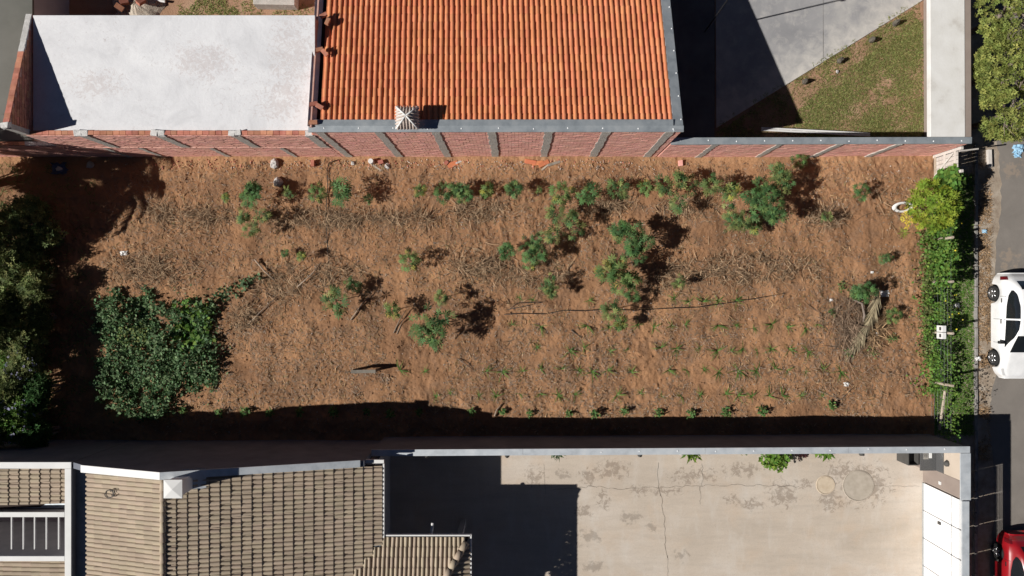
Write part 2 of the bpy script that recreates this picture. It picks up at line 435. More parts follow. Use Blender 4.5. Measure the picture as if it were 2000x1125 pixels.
m_zinclight = M('pale_flashing', [(0.3, (0.42, 0.45, 0.48)), (0.5, (0.53, 0.565, 0.6)), (0.72, (0.62, 0.645, 0.665))], 2.4, 0.5, 0.3, 5, 0.01, metal=0.2, spec=0.4)
m_screw = M('screw_sealant', [(0.8, 0.8, 0.8)], 5, 0.6, 0)
m_tile = M('orange_roof_tile', [(0.22, (0.5, 0.17, 0.08)), (0.42, (0.58, 0.205, 0.094)), (0.58, (0.62, 0.23, 0.108)), (0.78, (0.65, 0.28, 0.15))], 1.5, 0.78, 0.4, 50, 0.006, var=0.09, hue=0.006)
m_btile = M('beige_roof_tile', [(0.25, (0.36, 0.29, 0.215)), (0.55, (0.42, 0.34, 0.255)), (0.8, (0.46, 0.375, 0.285))], 1.3, 0.85, 0.35, 50, 0.006, var=0.09, hue=0.01)
m_under = M('roof_underlay', [(0.05, 0.035, 0.03)], 3, 0.95, 0)
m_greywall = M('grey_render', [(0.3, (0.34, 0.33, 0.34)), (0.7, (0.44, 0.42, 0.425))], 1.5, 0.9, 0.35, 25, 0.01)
m_shadedwall = M('shaded_render', [(0.3, (0.115, 0.125, 0.155)), (0.7, (0.17, 0.18, 0.21))], 1.5, 0.9, 0.35, 25, 0.01)  # grey render with the shade of the lot-facing walls put into its colour
m_white = M('white_paint', [(0.3, (0.66, 0.655, 0.64)), (0.7, (0.77, 0.765, 0.75))], 1.2, 0.6, 0.1, 20, 0.005)
m_canopy = M('weathered_white', [(0.25, (0.5, 0.47, 0.43)), (0.42, (0.66, 0.645, 0.615)), (0.7, (0.74, 0.73, 0.71))], 1.3, 0.85, 0.4, 14, 0.01)
m_gatewhite = M('gate_white', [(0.3, (0.78, 0.785, 0.79)), (0.7, (0.84, 0.84, 0.84))], 1.0, 0.4, 0.0)
m_beige = M('beige_wall_tile', [(0.3, (0.5, 0.42, 0.34)), (0.7, (0.57, 0.485, 0.40))], 1.0, 0.5, 0.05, 20)
m_taupe = M('taupe_wall', [(0.3, (0.25, 0.2, 0.175)), (0.7, (0.31, 0.255, 0.22))], 1.5, 0.8, 0.2, 25)
m_granite = M('dark_granite', [(0.3, (0.06, 0.06, 0.062)), (0.7, (0.13, 0.13, 0.13))], 30, 0.3, 0)
m_steel = M('steel', [(0.55, 0.57, 0.58)], 3, 0.25, 0, metal=0.9)
m_black = M('black_plastic', [(0.02, 0.02, 0.022)], 4, 0.5, 0)
m_darkmetal = M('dark_metal', [(0.075, 0.072, 0.068)], 4, 0.6, 0.1)
m_wood = M('weathered_wood', [(0.3, (0.33, 0.27, 0.21)), (0.6, (0.46, 0.39, 0.31)), (0.8, (0.55, 0.48, 0.40))], 3, 0.9, 0.5, 30, 0.008, var=0.15, sc=(1, 4, 4))
m_woodpale = M('pale_grey_wood', [(0.3, (0.46, 0.42, 0.38)), (0.7, (0.62, 0.58, 0.54))], 3, 0.9, 0.5, 30, 0.008, var=0.15, sc=(4, 1, 4))
m_woodold = M('old_grey_wood', [(0.3, (0.17, 0.15, 0.125)), (0.7, (0.28, 0.25, 0.21))], 4, 0.92, 0.5, 30, 0.008, var=0.15)
m_stone = M('pale_rubble', [(0.3, (0.4, 0.38, 0.36)), (0.7, (0.62, 0.6, 0.58))], 6, 0.95, 0.9, 20, 0.03)
m_darkstone = M('dark_stone', [(0.3, (0.07, 0.06, 0.05)), (0.7, (0.17, 0.15, 0.12))], 8, 0.95, 0.9, 20, 0.03)
m_stem = M('plant_stem', [(0.3, (0.13, 0.085, 0.05)), (0.7, (0.24, 0.17, 0.1))], 8, 0.85, 0.3, 40)
m_bark = M('bark', [(0.3, (0.14, 0.11, 0.09)), (0.7, (0.27, 0.215, 0.18))], 6, 0.9, 0.8, 25, 0.02)
m_straw = M('dry_straw', [(0.3, (0.19, 0.125, 0.075)), (0.7, (0.36, 0.25, 0.155))], 4, 0.9, 0.0, var=0.7)
m_palm = M('dry_palm_frond', [(0.3, (0.2, 0.165, 0.105)), (0.7, (0.34, 0.28, 0.175))], 4, 0.85, 0.0, var=0.3)
m_twig = M('grey_twig', [(0.3, (0.2, 0.155, 0.12)), (0.7, (0.36, 0.28, 0.215))], 4, 0.9, 0.0, var=0.35)
m_brush = M('brown_brush', [(0.3, (0.15, 0.1, 0.07)), (0.7, (0.3, 0.21, 0.14))], 4, 0.9, 0.0, var=0.5)
m_litter = M('dry_bits', [(0.3, (0.2, 0.12, 0.065)), (0.7, (0.42, 0.28, 0.155))], 6, 0.95, 0.0, var=0.65)
m_pebble = M('pebble', [(0.3, (0.33, 0.26, 0.2)), (0.7, (0.55, 0.48, 0.42))], 6, 0.9, 0.3, var=0.35)
l_cass = LEAF('cassava_leaf', (0.065, 0.155, 0.045), (0.17, 0.27, 0.085), 0.42, 0.03)
l_cass2 = LEAF('cassava_leaf_deep', (0.06, 0.14, 0.05), (0.13, 0.23, 0.085), 0.4, 0.02)
l_cass3 = LEAF('cassava_leaf_pale', (0.12, 0.185, 0.06), (0.26, 0.3, 0.1), 0.35, 0.03)
l_dry = LEAF('dry_leaf', (0.26, 0.25, 0.06), (0.42, 0.38, 0.09), 0.35, 0.02)
l_young = LEAF('seedling_leaf', (0.08, 0.17, 0.035), (0.15, 0.25, 0.06), 0.3, 0.02)
l_vine = LEAF('vine_leaf', (0.085, 0.165, 0.075), (0.2, 0.28, 0.14), 0.5, 0.02)
l_hedge = LEAF('hedge_leaf', (0.09, 0.19, 0.035), (0.16, 0.27, 0.05), 0.35, 0.025)
l_yellow = LEAF('yellow_green_leaf', (0.17, 0.28, 0.035), (0.36, 0.42, 0.05), 0.25, 0.02)
l_tree = LEAF('street_tree_leaf', (0.15, 0.195, 0.045), (0.34, 0.36, 0.1), 0.42, 0.02)
l_grass = LEAF('grass_blade', (0.16, 0.2, 0.05), (0.34, 0.33, 0.125), 0.35, 0.03)
l_tall = LEAF('tall_grass_blade', (0.15, 0.155, 0.05), (0.32, 0.27, 0.12), 0.35, 0.02)
l_bush = LEAF('bush_leaf', (0.09, 0.14, 0.045), (0.25, 0.27, 0.095), 0.45, 0.025)
l_dark = LEAF('dark_leaf', (0.03, 0.085, 0.022), (0.06, 0.14, 0.035), 0.3, 0.02)
l_pot = LEAF('pot_plant_leaf', (0.09, 0.2, 0.03), (0.2, 0.31, 0.05), 0.35, 0.02)
l_maroon = LEAF('maroon_leaf', (0.05, 0.018, 0.02), (0.11, 0.045, 0.04), 0.35, 0.02)
l_fl_violet = LEAF('violet_petal', (0.4, 0.4, 0.62), (0.6, 0.6, 0.8), 0.15, 0.02)
l_fl_yellow = LEAF('yellow_petal', (0.75, 0.6, 0.04), (0.8, 0.72, 0.1), 0.1, 0.01)
m_trash_w = M('white_plastic', [(0.3, (0.62, 0.6, 0.58)), (0.7, (0.8, 0.79, 0.77))], 8, 0.5, 0.3, 20, var=0.1)
m_trash_b = M('blue_plastic', [(0.3, (0.2, 0.42, 0.62)), (0.7, (0.45, 0.65, 0.8))], 8, 0.5, 0.3, 20)
m_crack = M('crack', [(0.06, 0.05, 0.04)], 5, 0.95, 0)
m_cover = M('cover_concrete', [(0.3, (0.5, 0.40, 0.29)), (0.7, (0.62, 0.52, 0.4))], 4, 0.9, 0.4, 25)
m_cover2 = M('old_cover_concrete', [(0.3, (0.37, 0.32, 0.26)), (0.7, (0.48, 0.42, 0.35))], 4, 0.9, 0.4, 25)
m_kerb = M('kerb_concrete', [(0.3, (0.16, 0.15, 0.14)), (0.7, (0.34, 0.32, 0.3))], 3, 0.9, 0.5, 25, var=0.12)
m_carwhite = M('white_car_paint', [(0.82, 0.82, 0.82)], 2, 0.25, 0, coat=1.0, spec=0.5)
m_carred = M('red_car_paint', [(0.3, 0.008, 0.013)], 2, 0.3, 0, coat=1.0, spec=0.5)
m_glass = M('car_glass', [(0.012, 0.014, 0.016)], 2, 0.06, 0, spec=0.6)
m_tyre = M('tyre_rubber', [(0.022, 0.022, 0.022)], 6, 0.85, 0.2, 40)
m_rim = M('alloy_rim', [(0.5, 0.5, 0.51)], 3, 0.3, 0, metal=0.9)
m_lamp = M('lamp_glass', [(0.5, 0.5, 0.5)], 3, 0.15, 0, spec=0.6)
m_redlamp = M('tail_lamp', [(0.14, 0.008, 0.012)], 3, 0.15, 0, spec=0.6)
m_terra = M('terracotta', [(0.45, 0.2, 0.1)], 5, 0.9, 0.3)

# ------------------------------------------------------------------ the setting: ground, lot soil, yards, road
def sheet(name, poly, z, mat, kind='structure'):
    mb = MB(); mb.add([(p[0], p[1], z) for p in poly], [tuple(range(len(poly)))])
    o = mb.build(name, mat)
    if sum(poly[i][0] * poly[(i + 1) % len(poly)][1] - poly[(i + 1) % len(poly)][0] * poly[i][1] for i in range(len(poly))) < 0:
        o.data.flip_normals()
    o['kind'] = kind
    return o
def grid(name, x0, x1, y0, y1, step, zf, mat):
    nx = int((x1 - x0) / step) + 1; ny = int((y1 - y0) / step) + 1
    X, Y = np.meshgrid(np.linspace(x0, x1, nx), np.linspace(y0, y1, ny))
    V = np.stack([X, Y, zf(X, Y)], -1).reshape(-1, 3)
    i = np.arange((ny - 1) * (nx - 1)); r, c = i // (nx - 1), i % (nx - 1)
    a = r * nx + c
    me = np_mesh(name, V, np.stack([a, a + 1, a + 1 + nx, a + nx], 1), None, True)
    o = obj(name, me, mat); o['kind'] = 'structure'
    return o

sheet('ground', [(-500, -500), (500, -500), (500, 500), (-500, 500)], -0.10, m_ground)
X0, Y1 = g(-260, 302); X1, Y0 = g(1822, 862)
grid('lot_soil', X0, X1, Y0, Y1, 0.034, soil_z, m_soil)
# neighbour's concrete yard (bottom right) and its dark strip of driveway by the tiled house
yx0, yy1 = g(640, 853); yx1, yy0 = g(1822, 1320)
yard = sheet('concrete_yard', [(yx0, yy0), (yx1, yy0), (yx1, yy1), (yx0, yy1)], 0.01, m_yard)
def ribbon(name, pts, w, z, mat, parent=None):
    mb = MB(); vs = []
    pts = [Vector((*p, 0)) for p in pts]
    for i, p in enumerate(pts):
        d = (pts[min(i + 1, len(pts) - 1)] - pts[max(i - 1, 0)]).normalized()
        n = Vector((-d.y, d.x, 0)) * w * random.uniform(0.4, 1.3) / 2
        vs += [(p.x + n.x, p.y + n.y, z), (p.x - n.x, p.y - n.y, z)]
    mb.add(vs, [(2 * i, 2 * i + 1, 2 * i + 3, 2 * i + 2) for i in range(len(pts) - 1)])
    return mb.build(name, mat, parent)
def crack(pts, w=0.014, parent=yard, jit=2.2, step=7):
    out = []
    for (a, b) in zip(pts[:-1], pts[1:]):
        n = max(1, int(math.hypot(b[0] - a[0], b[1] - a[1]) / step))
        for i in range(n):
            t = i / n
            out.append(g(a[0] + (b[0] - a[0]) * t + random.uniform(-jit, jit), a[1] + (b[1] - a[1]) * t + random.uniform(-jit, jit)))
    out.append(g(*pts[-1]))
    return ribbon('crack', out, w, 0.014, m_crack, parent)
crack([(1285, 905), (1288, 960), (1298, 1010), (1300, 1085), (1304, 1090)], 0.012)
crack([(1080, 958), (1150, 950), (1230, 955), (1290, 952), (1370, 948), (1470, 947), (1560, 950)], 0.012)
crack([(1366, 950), (1368, 985)], 0.012); crack([(1372, 905), (1371, 950)], 0.012)
crack([(1304, 1085), (1306, 1180)], 0.01, jit=1)
crack([(1062, 905), (1066, 965)], 0.008, jit=1); crack([(1650, 948), (1795, 950)], 0.008, jit=1.2)

drv = sheet('driveway', [g(1398, -260), g(2180, -260), g(1798, 3), g(1400, 249)], -0.055, m_drive)
sheet('side_path', [g(1240, -260), g(1396.5, -260), g(1396.5, 306), g(1240, 306)], -0.06,
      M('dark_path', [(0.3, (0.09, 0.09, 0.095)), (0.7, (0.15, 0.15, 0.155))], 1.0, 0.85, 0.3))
ribbon('joint', [g(1609, -200 + 12 * i) for i in range(27)], 0.014, -0.051, m_crack, drv)
# road, kerb, pavement
rp = [g(2700, 1500), g(2700, -300)]
edge = []
for y in range(-300, 1501, 12):
    base = 1951 + 5 * math.sin(y * 0.021) + random.uniform(-2.5, 2.5) - (12 if y > 700 else 0) * min(1, max(0, (y - 700) / 80))
    edge.append(g(base, y))
sheet('road', rp + edge, -0.03, m_asph)
sheet('pavement', [g(1822, 1500), g(1990, 1500), g(1990, -300), g(1822, -300)], -0.045, m_dirt)
# neighbour's dark screed floor at the far left
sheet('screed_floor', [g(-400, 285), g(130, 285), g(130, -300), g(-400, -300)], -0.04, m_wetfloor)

# kerb stones along the pavement
kerb = thing('kerb', 'grey concrete kerb stones between grass verge and road', 'kerb', (*g(1906, 700), 0))
for i in range(24):
    y = 300 + i * 40
    mb = MB(); c = g(1906 + random.uniform(-0.6, 0.6), y)
    mb.box((c[0], c[1], -0.02), (0.11, 0.78, 0.12), random.uniform(-0.01, 0.01))
    bevel(mb.build('kerb_stone', m_kerb, kerb), 0.015)

# ------------------------------------------------------------------ brick walls
def plan(a, b):
    a, b = Vector((*a, 0)), Vector((*b, 0))
    d = (b - a); L = d.length; d.normalize()
    return a, d, Vector((d.y, -d.x, 0)), L        # n: to the right of the run
def brick_face(parent, a, b, z0, ztop, name='brickwork', bl=0.245, ch=0.112, proud=0.012, mat=None, top0=None, top1=None, skip=0.0):
    """thin brick pieces standing proud of the wall core, joined into one part (each is only two or three pixels high)"""
    a, d, n, L = plan(a, b)
    mb = MB(); ang = math.atan2(d.y, d.x)
    z = z0; k = 0
    while z + ch * 0.4 < ztop:
        hgt = min(ch - 0.013, ztop - z)
        x = -bl * (0.5 if k % 2 else 0.0)
        while x < L:
            xa, xb = max(x, 0) + 0.006, min(x + bl, L) - 0.006
            lim = ztop if top0 is None else top0 + (top1 - top0) * ((xa + xb) / 2 / L)
            if xb - xa > 0.03 and z + hgt <= lim + 0.02 and random.random() >= skip:
                p = proud + random.uniform(-0.005, 0.005)
                c = a + d * ((xa + xb) / 2) + n * (p / 2 - 0.01)
                mb.box((c.x, c.y, z + hgt / 2), (xb - xa, p + 0.02, hgt), ang)
            x += bl
        z += ch; k += 1
    o = mb.build(name, mat or m_brickface, parent); o['kind'] = 'stuff'
    return o
def column(parent, px, y, z0, z1, dirn=(1, 0), w=0.26):
    """rough cast concrete column in the brick wall, ragged edges"""
    mb = MB(); x, yy = g(px, y)
    nseg = 14; vs = []
    for i in range(nseg + 1):
        z = z0 + (z1 - z0) * i / nseg
        a, b_ = -w / 2 + random.uniform(-0.035, 0.02), w / 2 + random.uniform(-0.02, 0.035)
        for q, dp in ((a, 0.05), (a, -0.028), (b_, -0.032), (b_, 0.05)):
            vs.append((x + q, yy + dp, z))
    fs = []
    for i in range(nseg):
        for k in range(3): fs.append((i * 4 + k, i * 4 + k + 1, (i + 1) * 4 + k + 1, (i + 1) * 4 + k))
    fs.append((nseg * 4, nseg * 4 + 1, nseg * 4 + 2, nseg * 4 + 3))
    mb.add(vs, fs)
    return mb.build('concrete_column', m_rawconc, parent)

# ------------------------------------------------------------------ roof tiles
def tile_template(w, l, hgt, lift=0.024):
    """pan and barrel roof tile; x across, y down the slope, exposed length l, lower end lifted over the next row"""
    prof = [(0.0, 0.006), (0.1, 0.0), (0.27, 0.0)]
    for i in range(7):
        t = math.pi * i / 6
        prof.append((0.655 - 0.345 * math.cos(t), hgt / w * 0 + math.sin(t) * hgt + 0.004))
    xs = np.array([p[0] for p in prof]) * w; zs = np.array([p[1] for p in prof])
    n = len(xs)
    V = []
    for y, dz, sc in ((-0.05, 0.0, 0.95), (l * 0.97, lift, 1.03), (l * 0.97, lift, 1.03), (l * 0.965, lift - 0.02, 1.03)):
        V += [(float(x), y, float(z) * sc + dz) for x, z in zip(xs, zs)]
    Fq = []
    for r in (0, 2):
        for k in range(n - 1): Fq.append((r * n + k, r * n + k + 1, (r + 1) * n + k + 1, (r + 1) * n + k))
    return np.array(V), np.array(Fq)
def lay_tiles(house, roof, O, A, D, Nn, cols, rows, w, l, hgt, mat, clip=None, lift=0.024):
    """returns candidate tiles; the nearest to the camera axis become single parts, the rest one joined part"""
    tv, tf = tile_template(w, l, hgt, lift)
    out = []
    B = np.stack([A, D, Nn], 1)
    for j in range(rows):
        for i in range(cols):
            o = O + A * (i * w) + D * (j * l)
            c = o + A * w / 2 + D * l / 2
            if clip is not None and not clip(c): continue
            out.append((roof, o, B, tv, tf, mat, c))
    return out
def settle_tiles(cands, limit=300):
    def px(c):
        k = F / (H - c[2]); return NX + c[0] * k, NY - c[1] * k
    def key(t):
        x, y = px(t[6])
        off = 0 if (-10 < x < 2010 and -10 < y < 1135) else 1e6
        return off + math.hypot(x - 1000, y - 562)
    cands.sort(key=key)
    meshes = {}
    rest = {}
    for n, (roof, o, B, tv, tf, mat, c) in enumerate(cands):
        jig = Matrix.Rotation(random.gauss(0, 0.016), 3, 'Z') @ Matrix.Rotation(random.gauss(0, 0.01), 3, 'X')
        Bj = B @ np.array(jig)
        if n < limit:
            key_ = (id(tv) // 1, mat.name, len(tv), round(float(tv[-1][1]), 3))
            if key_ not in meshes:
                me = np_mesh('tile', tv, tf, np.zeros(len(tf)), True); me.materials.append(mat); meshes[key_] = me
            ob = bpy.data.objects.new('tile', meshes[key_]); COL.objects.link(ob)
            mw = Matrix([[*Bj[0], o[0]], [*Bj[1], o[1]], [*Bj[2], o[2] + random.uniform(-.004, .004)], [0, 0, 0, 1]])
            ob.parent = roof; ob.matrix_local = mw
        else:
            rest.setdefault(roof.name, (roof, mat, tv, tf, []))[4].append((Bj, o))
    for roof, mat, tv, tf, L in rest.values():
        V, Fq = instance(tv, tf, np.array([q[0] for q in L]), np.array([q[1] for q in L]) + rng.uniform(-.004, .004, (len(L), 3)) * [0, 0, 1])
        me = np_mesh('roof_tiles', V, Fq, np.repeat(rng.random(len(L)), len(tf)), True)
        ob = obj('roof_tiles', me, mat, None); ob.parent = roof; ob['kind'] = 'stuff'

def screws(parent, pts, z):
    for (x, y) in pts:
        mb = MB(); mb.lathe((x, y, z), [(0.026, -0.006), (0.024, 0.008), (0.012, 0.014), (0.001, 0.015)], 8)
        mb.build('sealed_screw', m_screw, parent)

# ------------------------------------------------------------------ unfinished brick building with the white slab roof
YF = 305.5                                          # plan line of the long brick front
sb = thing('slab_building', 'unfinished brick building with flat pale concrete slab roof and tapering parapet', 'building', (*g(420, 210), 0))
mb = MB()
mb.prism([g(190, 105), g(668, 105), g(668, 304.5), g(190, 304.5)], -0.1, 3.5)
mb.build('wall', m_mortar, sb)
mb = MB(); mb.prism([g(191, 102), g(668, 102), g(668, 301), g(191, 301)], 3.503, 3.57)
bevel(mb.build('roof_slab', m_slab, sb), 0.01)
brick_face(sb, g(180, YF), g(668, YF), -0.05, 3.58)
for px in (277, 406, 534, 660): column(sb, px, YF, 1.75, 3.6, w=0.3)
for px in (235, 300, 430, 560): column(sb, px + 18, YF, -0.05, 1.7, w=0.17)
mb = MB()
for i in range(60):                                  # rough tie beam squeezed between the two storeys of brick
    x0 = 182 + i * 8.1; c = g(x0 + 4, YF)
    mb.box((c[0], c[1] - 0.012, 1.74 + random.uniform(-0.01, 0.01)), (0.165, 0.05 + random.uniform(-0.012, 0.012), 0.07 + random.uniform(-0.02, 0.03)), 0)
mb.build('tie_beam', m_mortar, sb)
x = 178.0
while x < 664:                                       # top course, one brick after another
    L = 10.8
    c = g(x + L / 2, YF - 3.6)
    if not any(abs(x + L / 2 - q) < 8 for q in (277, 406, 534, 660)):
        mb = MB(); mb.box((c[0], c[1], 3.63), (L / 50 - 0.012, 0.14, 0.1), random.uniform(-0.02, 0.02), jit=0.004)
        mb.build('brick', m_brick, sb)
    else:
        mb = MB(); mb.box((c[0], c[1] - 0.01, 3.63), (L / 50 + 0.04, 0.19, 0.13), random.uniform(-0.1, 0.1), jit=0.025)
        bevel(mb.build('cement_dab', m_cement, sb), 0.02)
    x += L
# parapet on the left edge: brick wall that rises towards the lot
mb = MB()
poly = [g(180, 100), g(188, 100), g(188, 300), g(180, 300)]
mb.prism(poly, 3.4, [3.52, 3.52, 4.58, 4.58])
mb.build('parapet_core', m_mortar, sb)
brick_face(sb, g(188.2, 300), g(188.2, 100), 3.58, 4.6, 'parapet_brickwork', top0=4.58, top1=3.52, mat=m_brick)
for i in range(20):
    t = (i + 0.5) / 20
    y = 300 - 200 * t; z = 4.58 - 1.06 * t
    c = g(184, y); mb = MB()
    sl_ = math.atan2(1.06, 4.0)
    mb.box((c[0], c[1], z + 0.03), (0.19, 0.205, 0.05), mat=Matrix.Rotation(-sl_, 3, 'X'), jit=0.006)
    mb.build('brick', m_brick if i < 13 else m_cement, sb)
mb = MB(); c = g(184, 301); mb.box((c[0], c[1], 4.6), (0.26, 0.2, 0.16), 0.2, jit=0.04); bevel(mb.build('cement_dab', m_cement, sb), 0.02)
mb = MB(); mb.prism([g(177, 297), g(189, 297), g(189, 305.5), g(177, 305.5)], -0.05, 4.5); mb.build('corner_column', m_rawconc, sb)

# lower brick wall that carries on to the left
lw = thing('low_brick_wall', 'low brick wall with mortar smeared top at the left edge, half in shade', 'wall', (*g(40, YF), 0))
mb = MB(); mb.prism([g(-260, 298), g(176.5, 298), g(176.5, 304.5), g(-260, 304.5)], -0.1, 1.88); mb.build('wall_core', m_mortar, lw)
brick_face(lw, g(-260, YF), g(176, YF), -0.05, 1.88)
x = -255.0
while x < 172:
    c = g(x + 5.5, 301.5); mb = MB(); mb.box((c[0], c[1], 1.93), (0.205, 0.13, 0.09), random.uniform(-.02, .02), jit=0.005)
    mb.build('brick', m_brick if x < 110 else m_cement, lw); x += 11

# ------------------------------------------------------------------ house with the orange tiled roof
HZ, SLOPE = 4.2, 0.279
def hz(py): return HZ - SLOPE * (YF - py) / 50.0      # roof edge height at plan line py
oh = thing('orange_roof_house', 'brick house with orange clay tile roof edged in grey metal flashing', 'house', (*g(975, 200), 0))
BK = -70
mb = MB()
mb.prism([g(669, 304.5), g(1281, 304.5), g(1270, BK), g(659, BK)], -0.1, [HZ - 0.1, HZ - 0.1, hz(BK) - 0.1, hz(BK) - 0.1])
o_wall = mb.build('wall', m_mortar, oh)
brick_face(oh, g(669, YF), g(1281, YF), -0.05, HZ - 0.04)
for px in (683, 781, 875, 968, 1062, 1157, 1262): column(oh, px, YF, -0.05, HZ - 0.02)
A = np.array([1.0, 0.028, 0.0]); A /= np.linalg.norm(A)
A = np.array([1.0, 0.0, 0.0])
D = np.array([-0.028, 1.0, -SLOPE]); D /= np.linalg.norm(D)
Nn = np.cross(A, D); Nn /= np.linalg.norm(Nn)
roof1 = MB(); roof1.add([(*g(672, 300), hz(300) - 0.08), (*g(1280, 300), hz(300) - 0.08), (*g(1269, BK), hz(BK) - 0.08), (*g(661, BK), hz(BK) - 0.08)], [(0, 1, 2, 3)])
roof1 = roof1.build('roof', m_under, oh)
ORANGE = []
O = np.array([*g(684.5, 291), hz(291) - 0.015])
ORANGE += lay_tiles(oh, roof1, O, A, D, Nn, 63, 22, 0.1852, 0.323, 0.05, m_tile, None, 0.016)
# flashings: front (two folds), right and the steep one on the left
def strip(name, parent, p, q, mat, th=0.004):
    """sheet metal strip between two 3-D polylines"""
    mb = MB(); n = len(p)
    mb.add(list(p) + list(q), [(i, i + 1, n + i + 1, n + i) for i in range(n - 1)])
    o = mb.build(name, mat, parent)
    s_ = o.modifiers.new('solid', 'SOLIDIFY'); s_.thickness = th; s_.offset = 0
    return o
def zz(px, py, z): x, y = g(px, py); return (x, y, z)
strip('front_flashing', oh, [zz(666, 307, HZ - 0.06), zz(1284, 306.5, HZ - 0.06)], [zz(666, 307, HZ), zz(1284, 306.5, HZ)], m_zinc)
strip('front_flashing', oh, [zz(666, 307, HZ), zz(1284, 306.5, HZ)], [zz(667, 297, HZ + 0.012), zz(1284, 296.5, HZ + 0.012)], m_zinc)
strip('front_flashing', oh, [zz(667, 297, HZ + 0.012), zz(1267, 296.5, HZ + 0.012)], [zz(667, 286.5, HZ - 0.02), zz(1267, 286, HZ - 0.02)], m_zinc)
screws(oh, [(g(690 + i * 57.5, 301.5)[0] + random.uniform(-.05, .05), g(0, 301.5)[1] + random.uniform(-.03, .02)) for i in range(11)], HZ + 0.008)
rt0 = [zz(1284, 306, HZ + 0.02), zz(1273, BK, hz(BK) + 0.02)]
rt1 = [zz(1268, 306, HZ + 0.035), zz(1257, BK, hz(BK) + 0.035)]
strip('side_flashing', oh, [zz(1284.3, 306, HZ - 0.12), zz(1273.3, BK, hz(BK) - 0.12)], rt0, m_zinc)
strip('side_flashing', oh, rt0, rt1, m_zinc)
strip('side_flashing', oh, rt1, [zz(1267, 306, HZ - 0.03), zz(1256, BK, hz(BK) - 0.03)], m_zinclight)
for i in range(7):
    y = 285 - i * 42; x_, y_ = g(1281.5 - 11 * (306 - y) / 376, y)
    screws(oh, [(x_, y_)], hz(y) + 0.03)
# left parapet: brick upstand, its flashing folded steeply towards the tiles
mb = MB(); mb.prism([g(669, 300), g(673, 300), g(662, BK), g(658, BK)], 3.4 - 1.6, [HZ + .1, HZ + .1, hz(BK) + .1, hz(BK) + .1]); mb.build('side_upstand', m_mortar, oh)
strip('upstand_flashing', oh, [zz(667, 299, HZ + 0.14), zz(656, BK, hz(BK) + 0.14)], [zz(678.5, 299, HZ - 0.05), zz(667.5, BK, hz(BK) - 0.05)], m_zinclight)  # same zinc as the front, coloured paler to stand in for sky light
# small tiled cap chimney
ch = MB(); cc = at(796, 231, 4.55)
cx, cy = cc.x, cc.y
ch.box((cx, cy, 4.24), (0.5, 0.5, 0.62)); chim = ch.build('chimney', m_white, oh)
mb = MB(); q = 0.36
for k in range(4):
    rot = Matrix.Rotation(k * math.pi / 2, 3, 'Z')
    vs = [rot @ Vector(v) + Vector((cx, cy, 4.57)) for v in ((-q, -q, 0), (q, -q, 0), (0, 0, 0.3))]
    mb.add(vs, [(0, 1, 2)])
mb.build('cap_base', m_cement, chim)
m_captile = M('pale_cap_tile', [(0.3, (0.5, 0.4, 0.34)), (0.7, (0.62, 0.53, 0.47))], 4, 0.85, 0.3, 40, var=0.15)
for k in range(4):
    rot = Matrix.Rotation(k * math.pi / 2, 3, 'Z')
    for i in range(-3, 4):
        xx = i * 0.1
        t1 = 1 - abs(xx) / q
        a_ = rot @ Vector((xx, -q - 0.02, 0.035)) + Vector((cx, cy, 4.57)); b_ = rot @ Vector((xx, -q * (1 - t1) , 0.3 * t1 + 0.03)) + Vector((cx, cy, 4.57))
        mb = MB(); mb.tube([a_, b_], [0.027, 0.022], 6); mb.build('cap_tile', m_captile, chim, True)
for k in range(4):
    rot = Matrix.Rotation(k * math.pi / 2, 3, 'Z')
    mb = MB(); mb.tube([rot @ Vector((-q, -q, 0.04)) + Vector((cx, cy, 4.57)), Vector((cx, cy, 4.91))], [0.032, 0.025], 6); mb.build('cap_ridge', m_white, chim, True)
settle_tiles(ORANGE, 300)

# loose bricks lying on the upstand
spots = [(632, 30, 0.6, 'loose clay brick farthest up the blue-grey roof edge'), (640, 42, 1.2, 'dark tilted clay brick just beside the farthest loose brick'), (624, 97, 0.3, 'small clay brick end resting on the middle of the roof edge'),
         (634, 103, -0.85, 'clay brick lying askew over the first tile column'), (613, 203, 0.2, 'square clay brick on the roof edge near the front corner'), (624, 208, -0.5, 'tilted clay brick beside the square one near the front'),
         (612, 239, 0.05, 'clay brick on the corner between slab roof and front flashing')]
for (px, py, rz, lab) in spots:
    z = 4.22 - SLOPE * (YF - (570 - (570 - py) / 1.17)) / 50 + 0.17
    p = at(px, py, z); mb = MB()
    mt = Matrix.Rotation(rz, 3, 'Z') @ Matrix.Rotation(0.18, 3, 'Y')
    mb.box(p, (0.24, 0.13, 0.1), mat=mt, jit=0.006)
    tag(mb.build('brick', m_brick), lab, 'brick', 'loose bricks on the roof edge')

# ------------------------------------------------------------------ low brick wall with grey coping (right of the house) and white street canopy
bw = thing('brick_boundary_wall', 'brick boundary wall with grey metal coping right of the orange roof', 'wall', (*g(1540, 305), 0))
mb = MB(); mb.prism([g(1283, 305.5), g(1816, 304), g(1816, 297), g(1283, 298)], -0.1, 2.36); mb.build('wall_core', m_mortar, bw)
brick_face(bw, g(1284, 306.3), g(1816, 304.8), -0.05, 2.36)
for px in (1364, 1479, 1586, 1692): column(bw, px, 306, -0.05, 2.34, w=0.2)
strip('coping', bw, [zz(1283, 308, 2.4), zz(1818, 306, 2.4)], [zz(1283, 296, 2.41), zz(1818, 295, 2.41)], m_zinc, 0.008)
strip('coping', bw, [zz(1283, 308.2, 2.33), zz(1818, 306.2, 2.33)], [zz(1283, 308.2, 2.4), zz(1818, 306.2, 2.4)], m_zinc, 0.006)
screws(bw, [(g(1300 + i * 50, 301)[0], g(0, 301.5)[1] + random.uniform(-.02, .02)) for i in range(11)], 2.412)
cn = thing('concrete_canopy', 'broad white weathered concrete canopy slab along the street edge', 'canopy', (*g(1780, 150), 0))
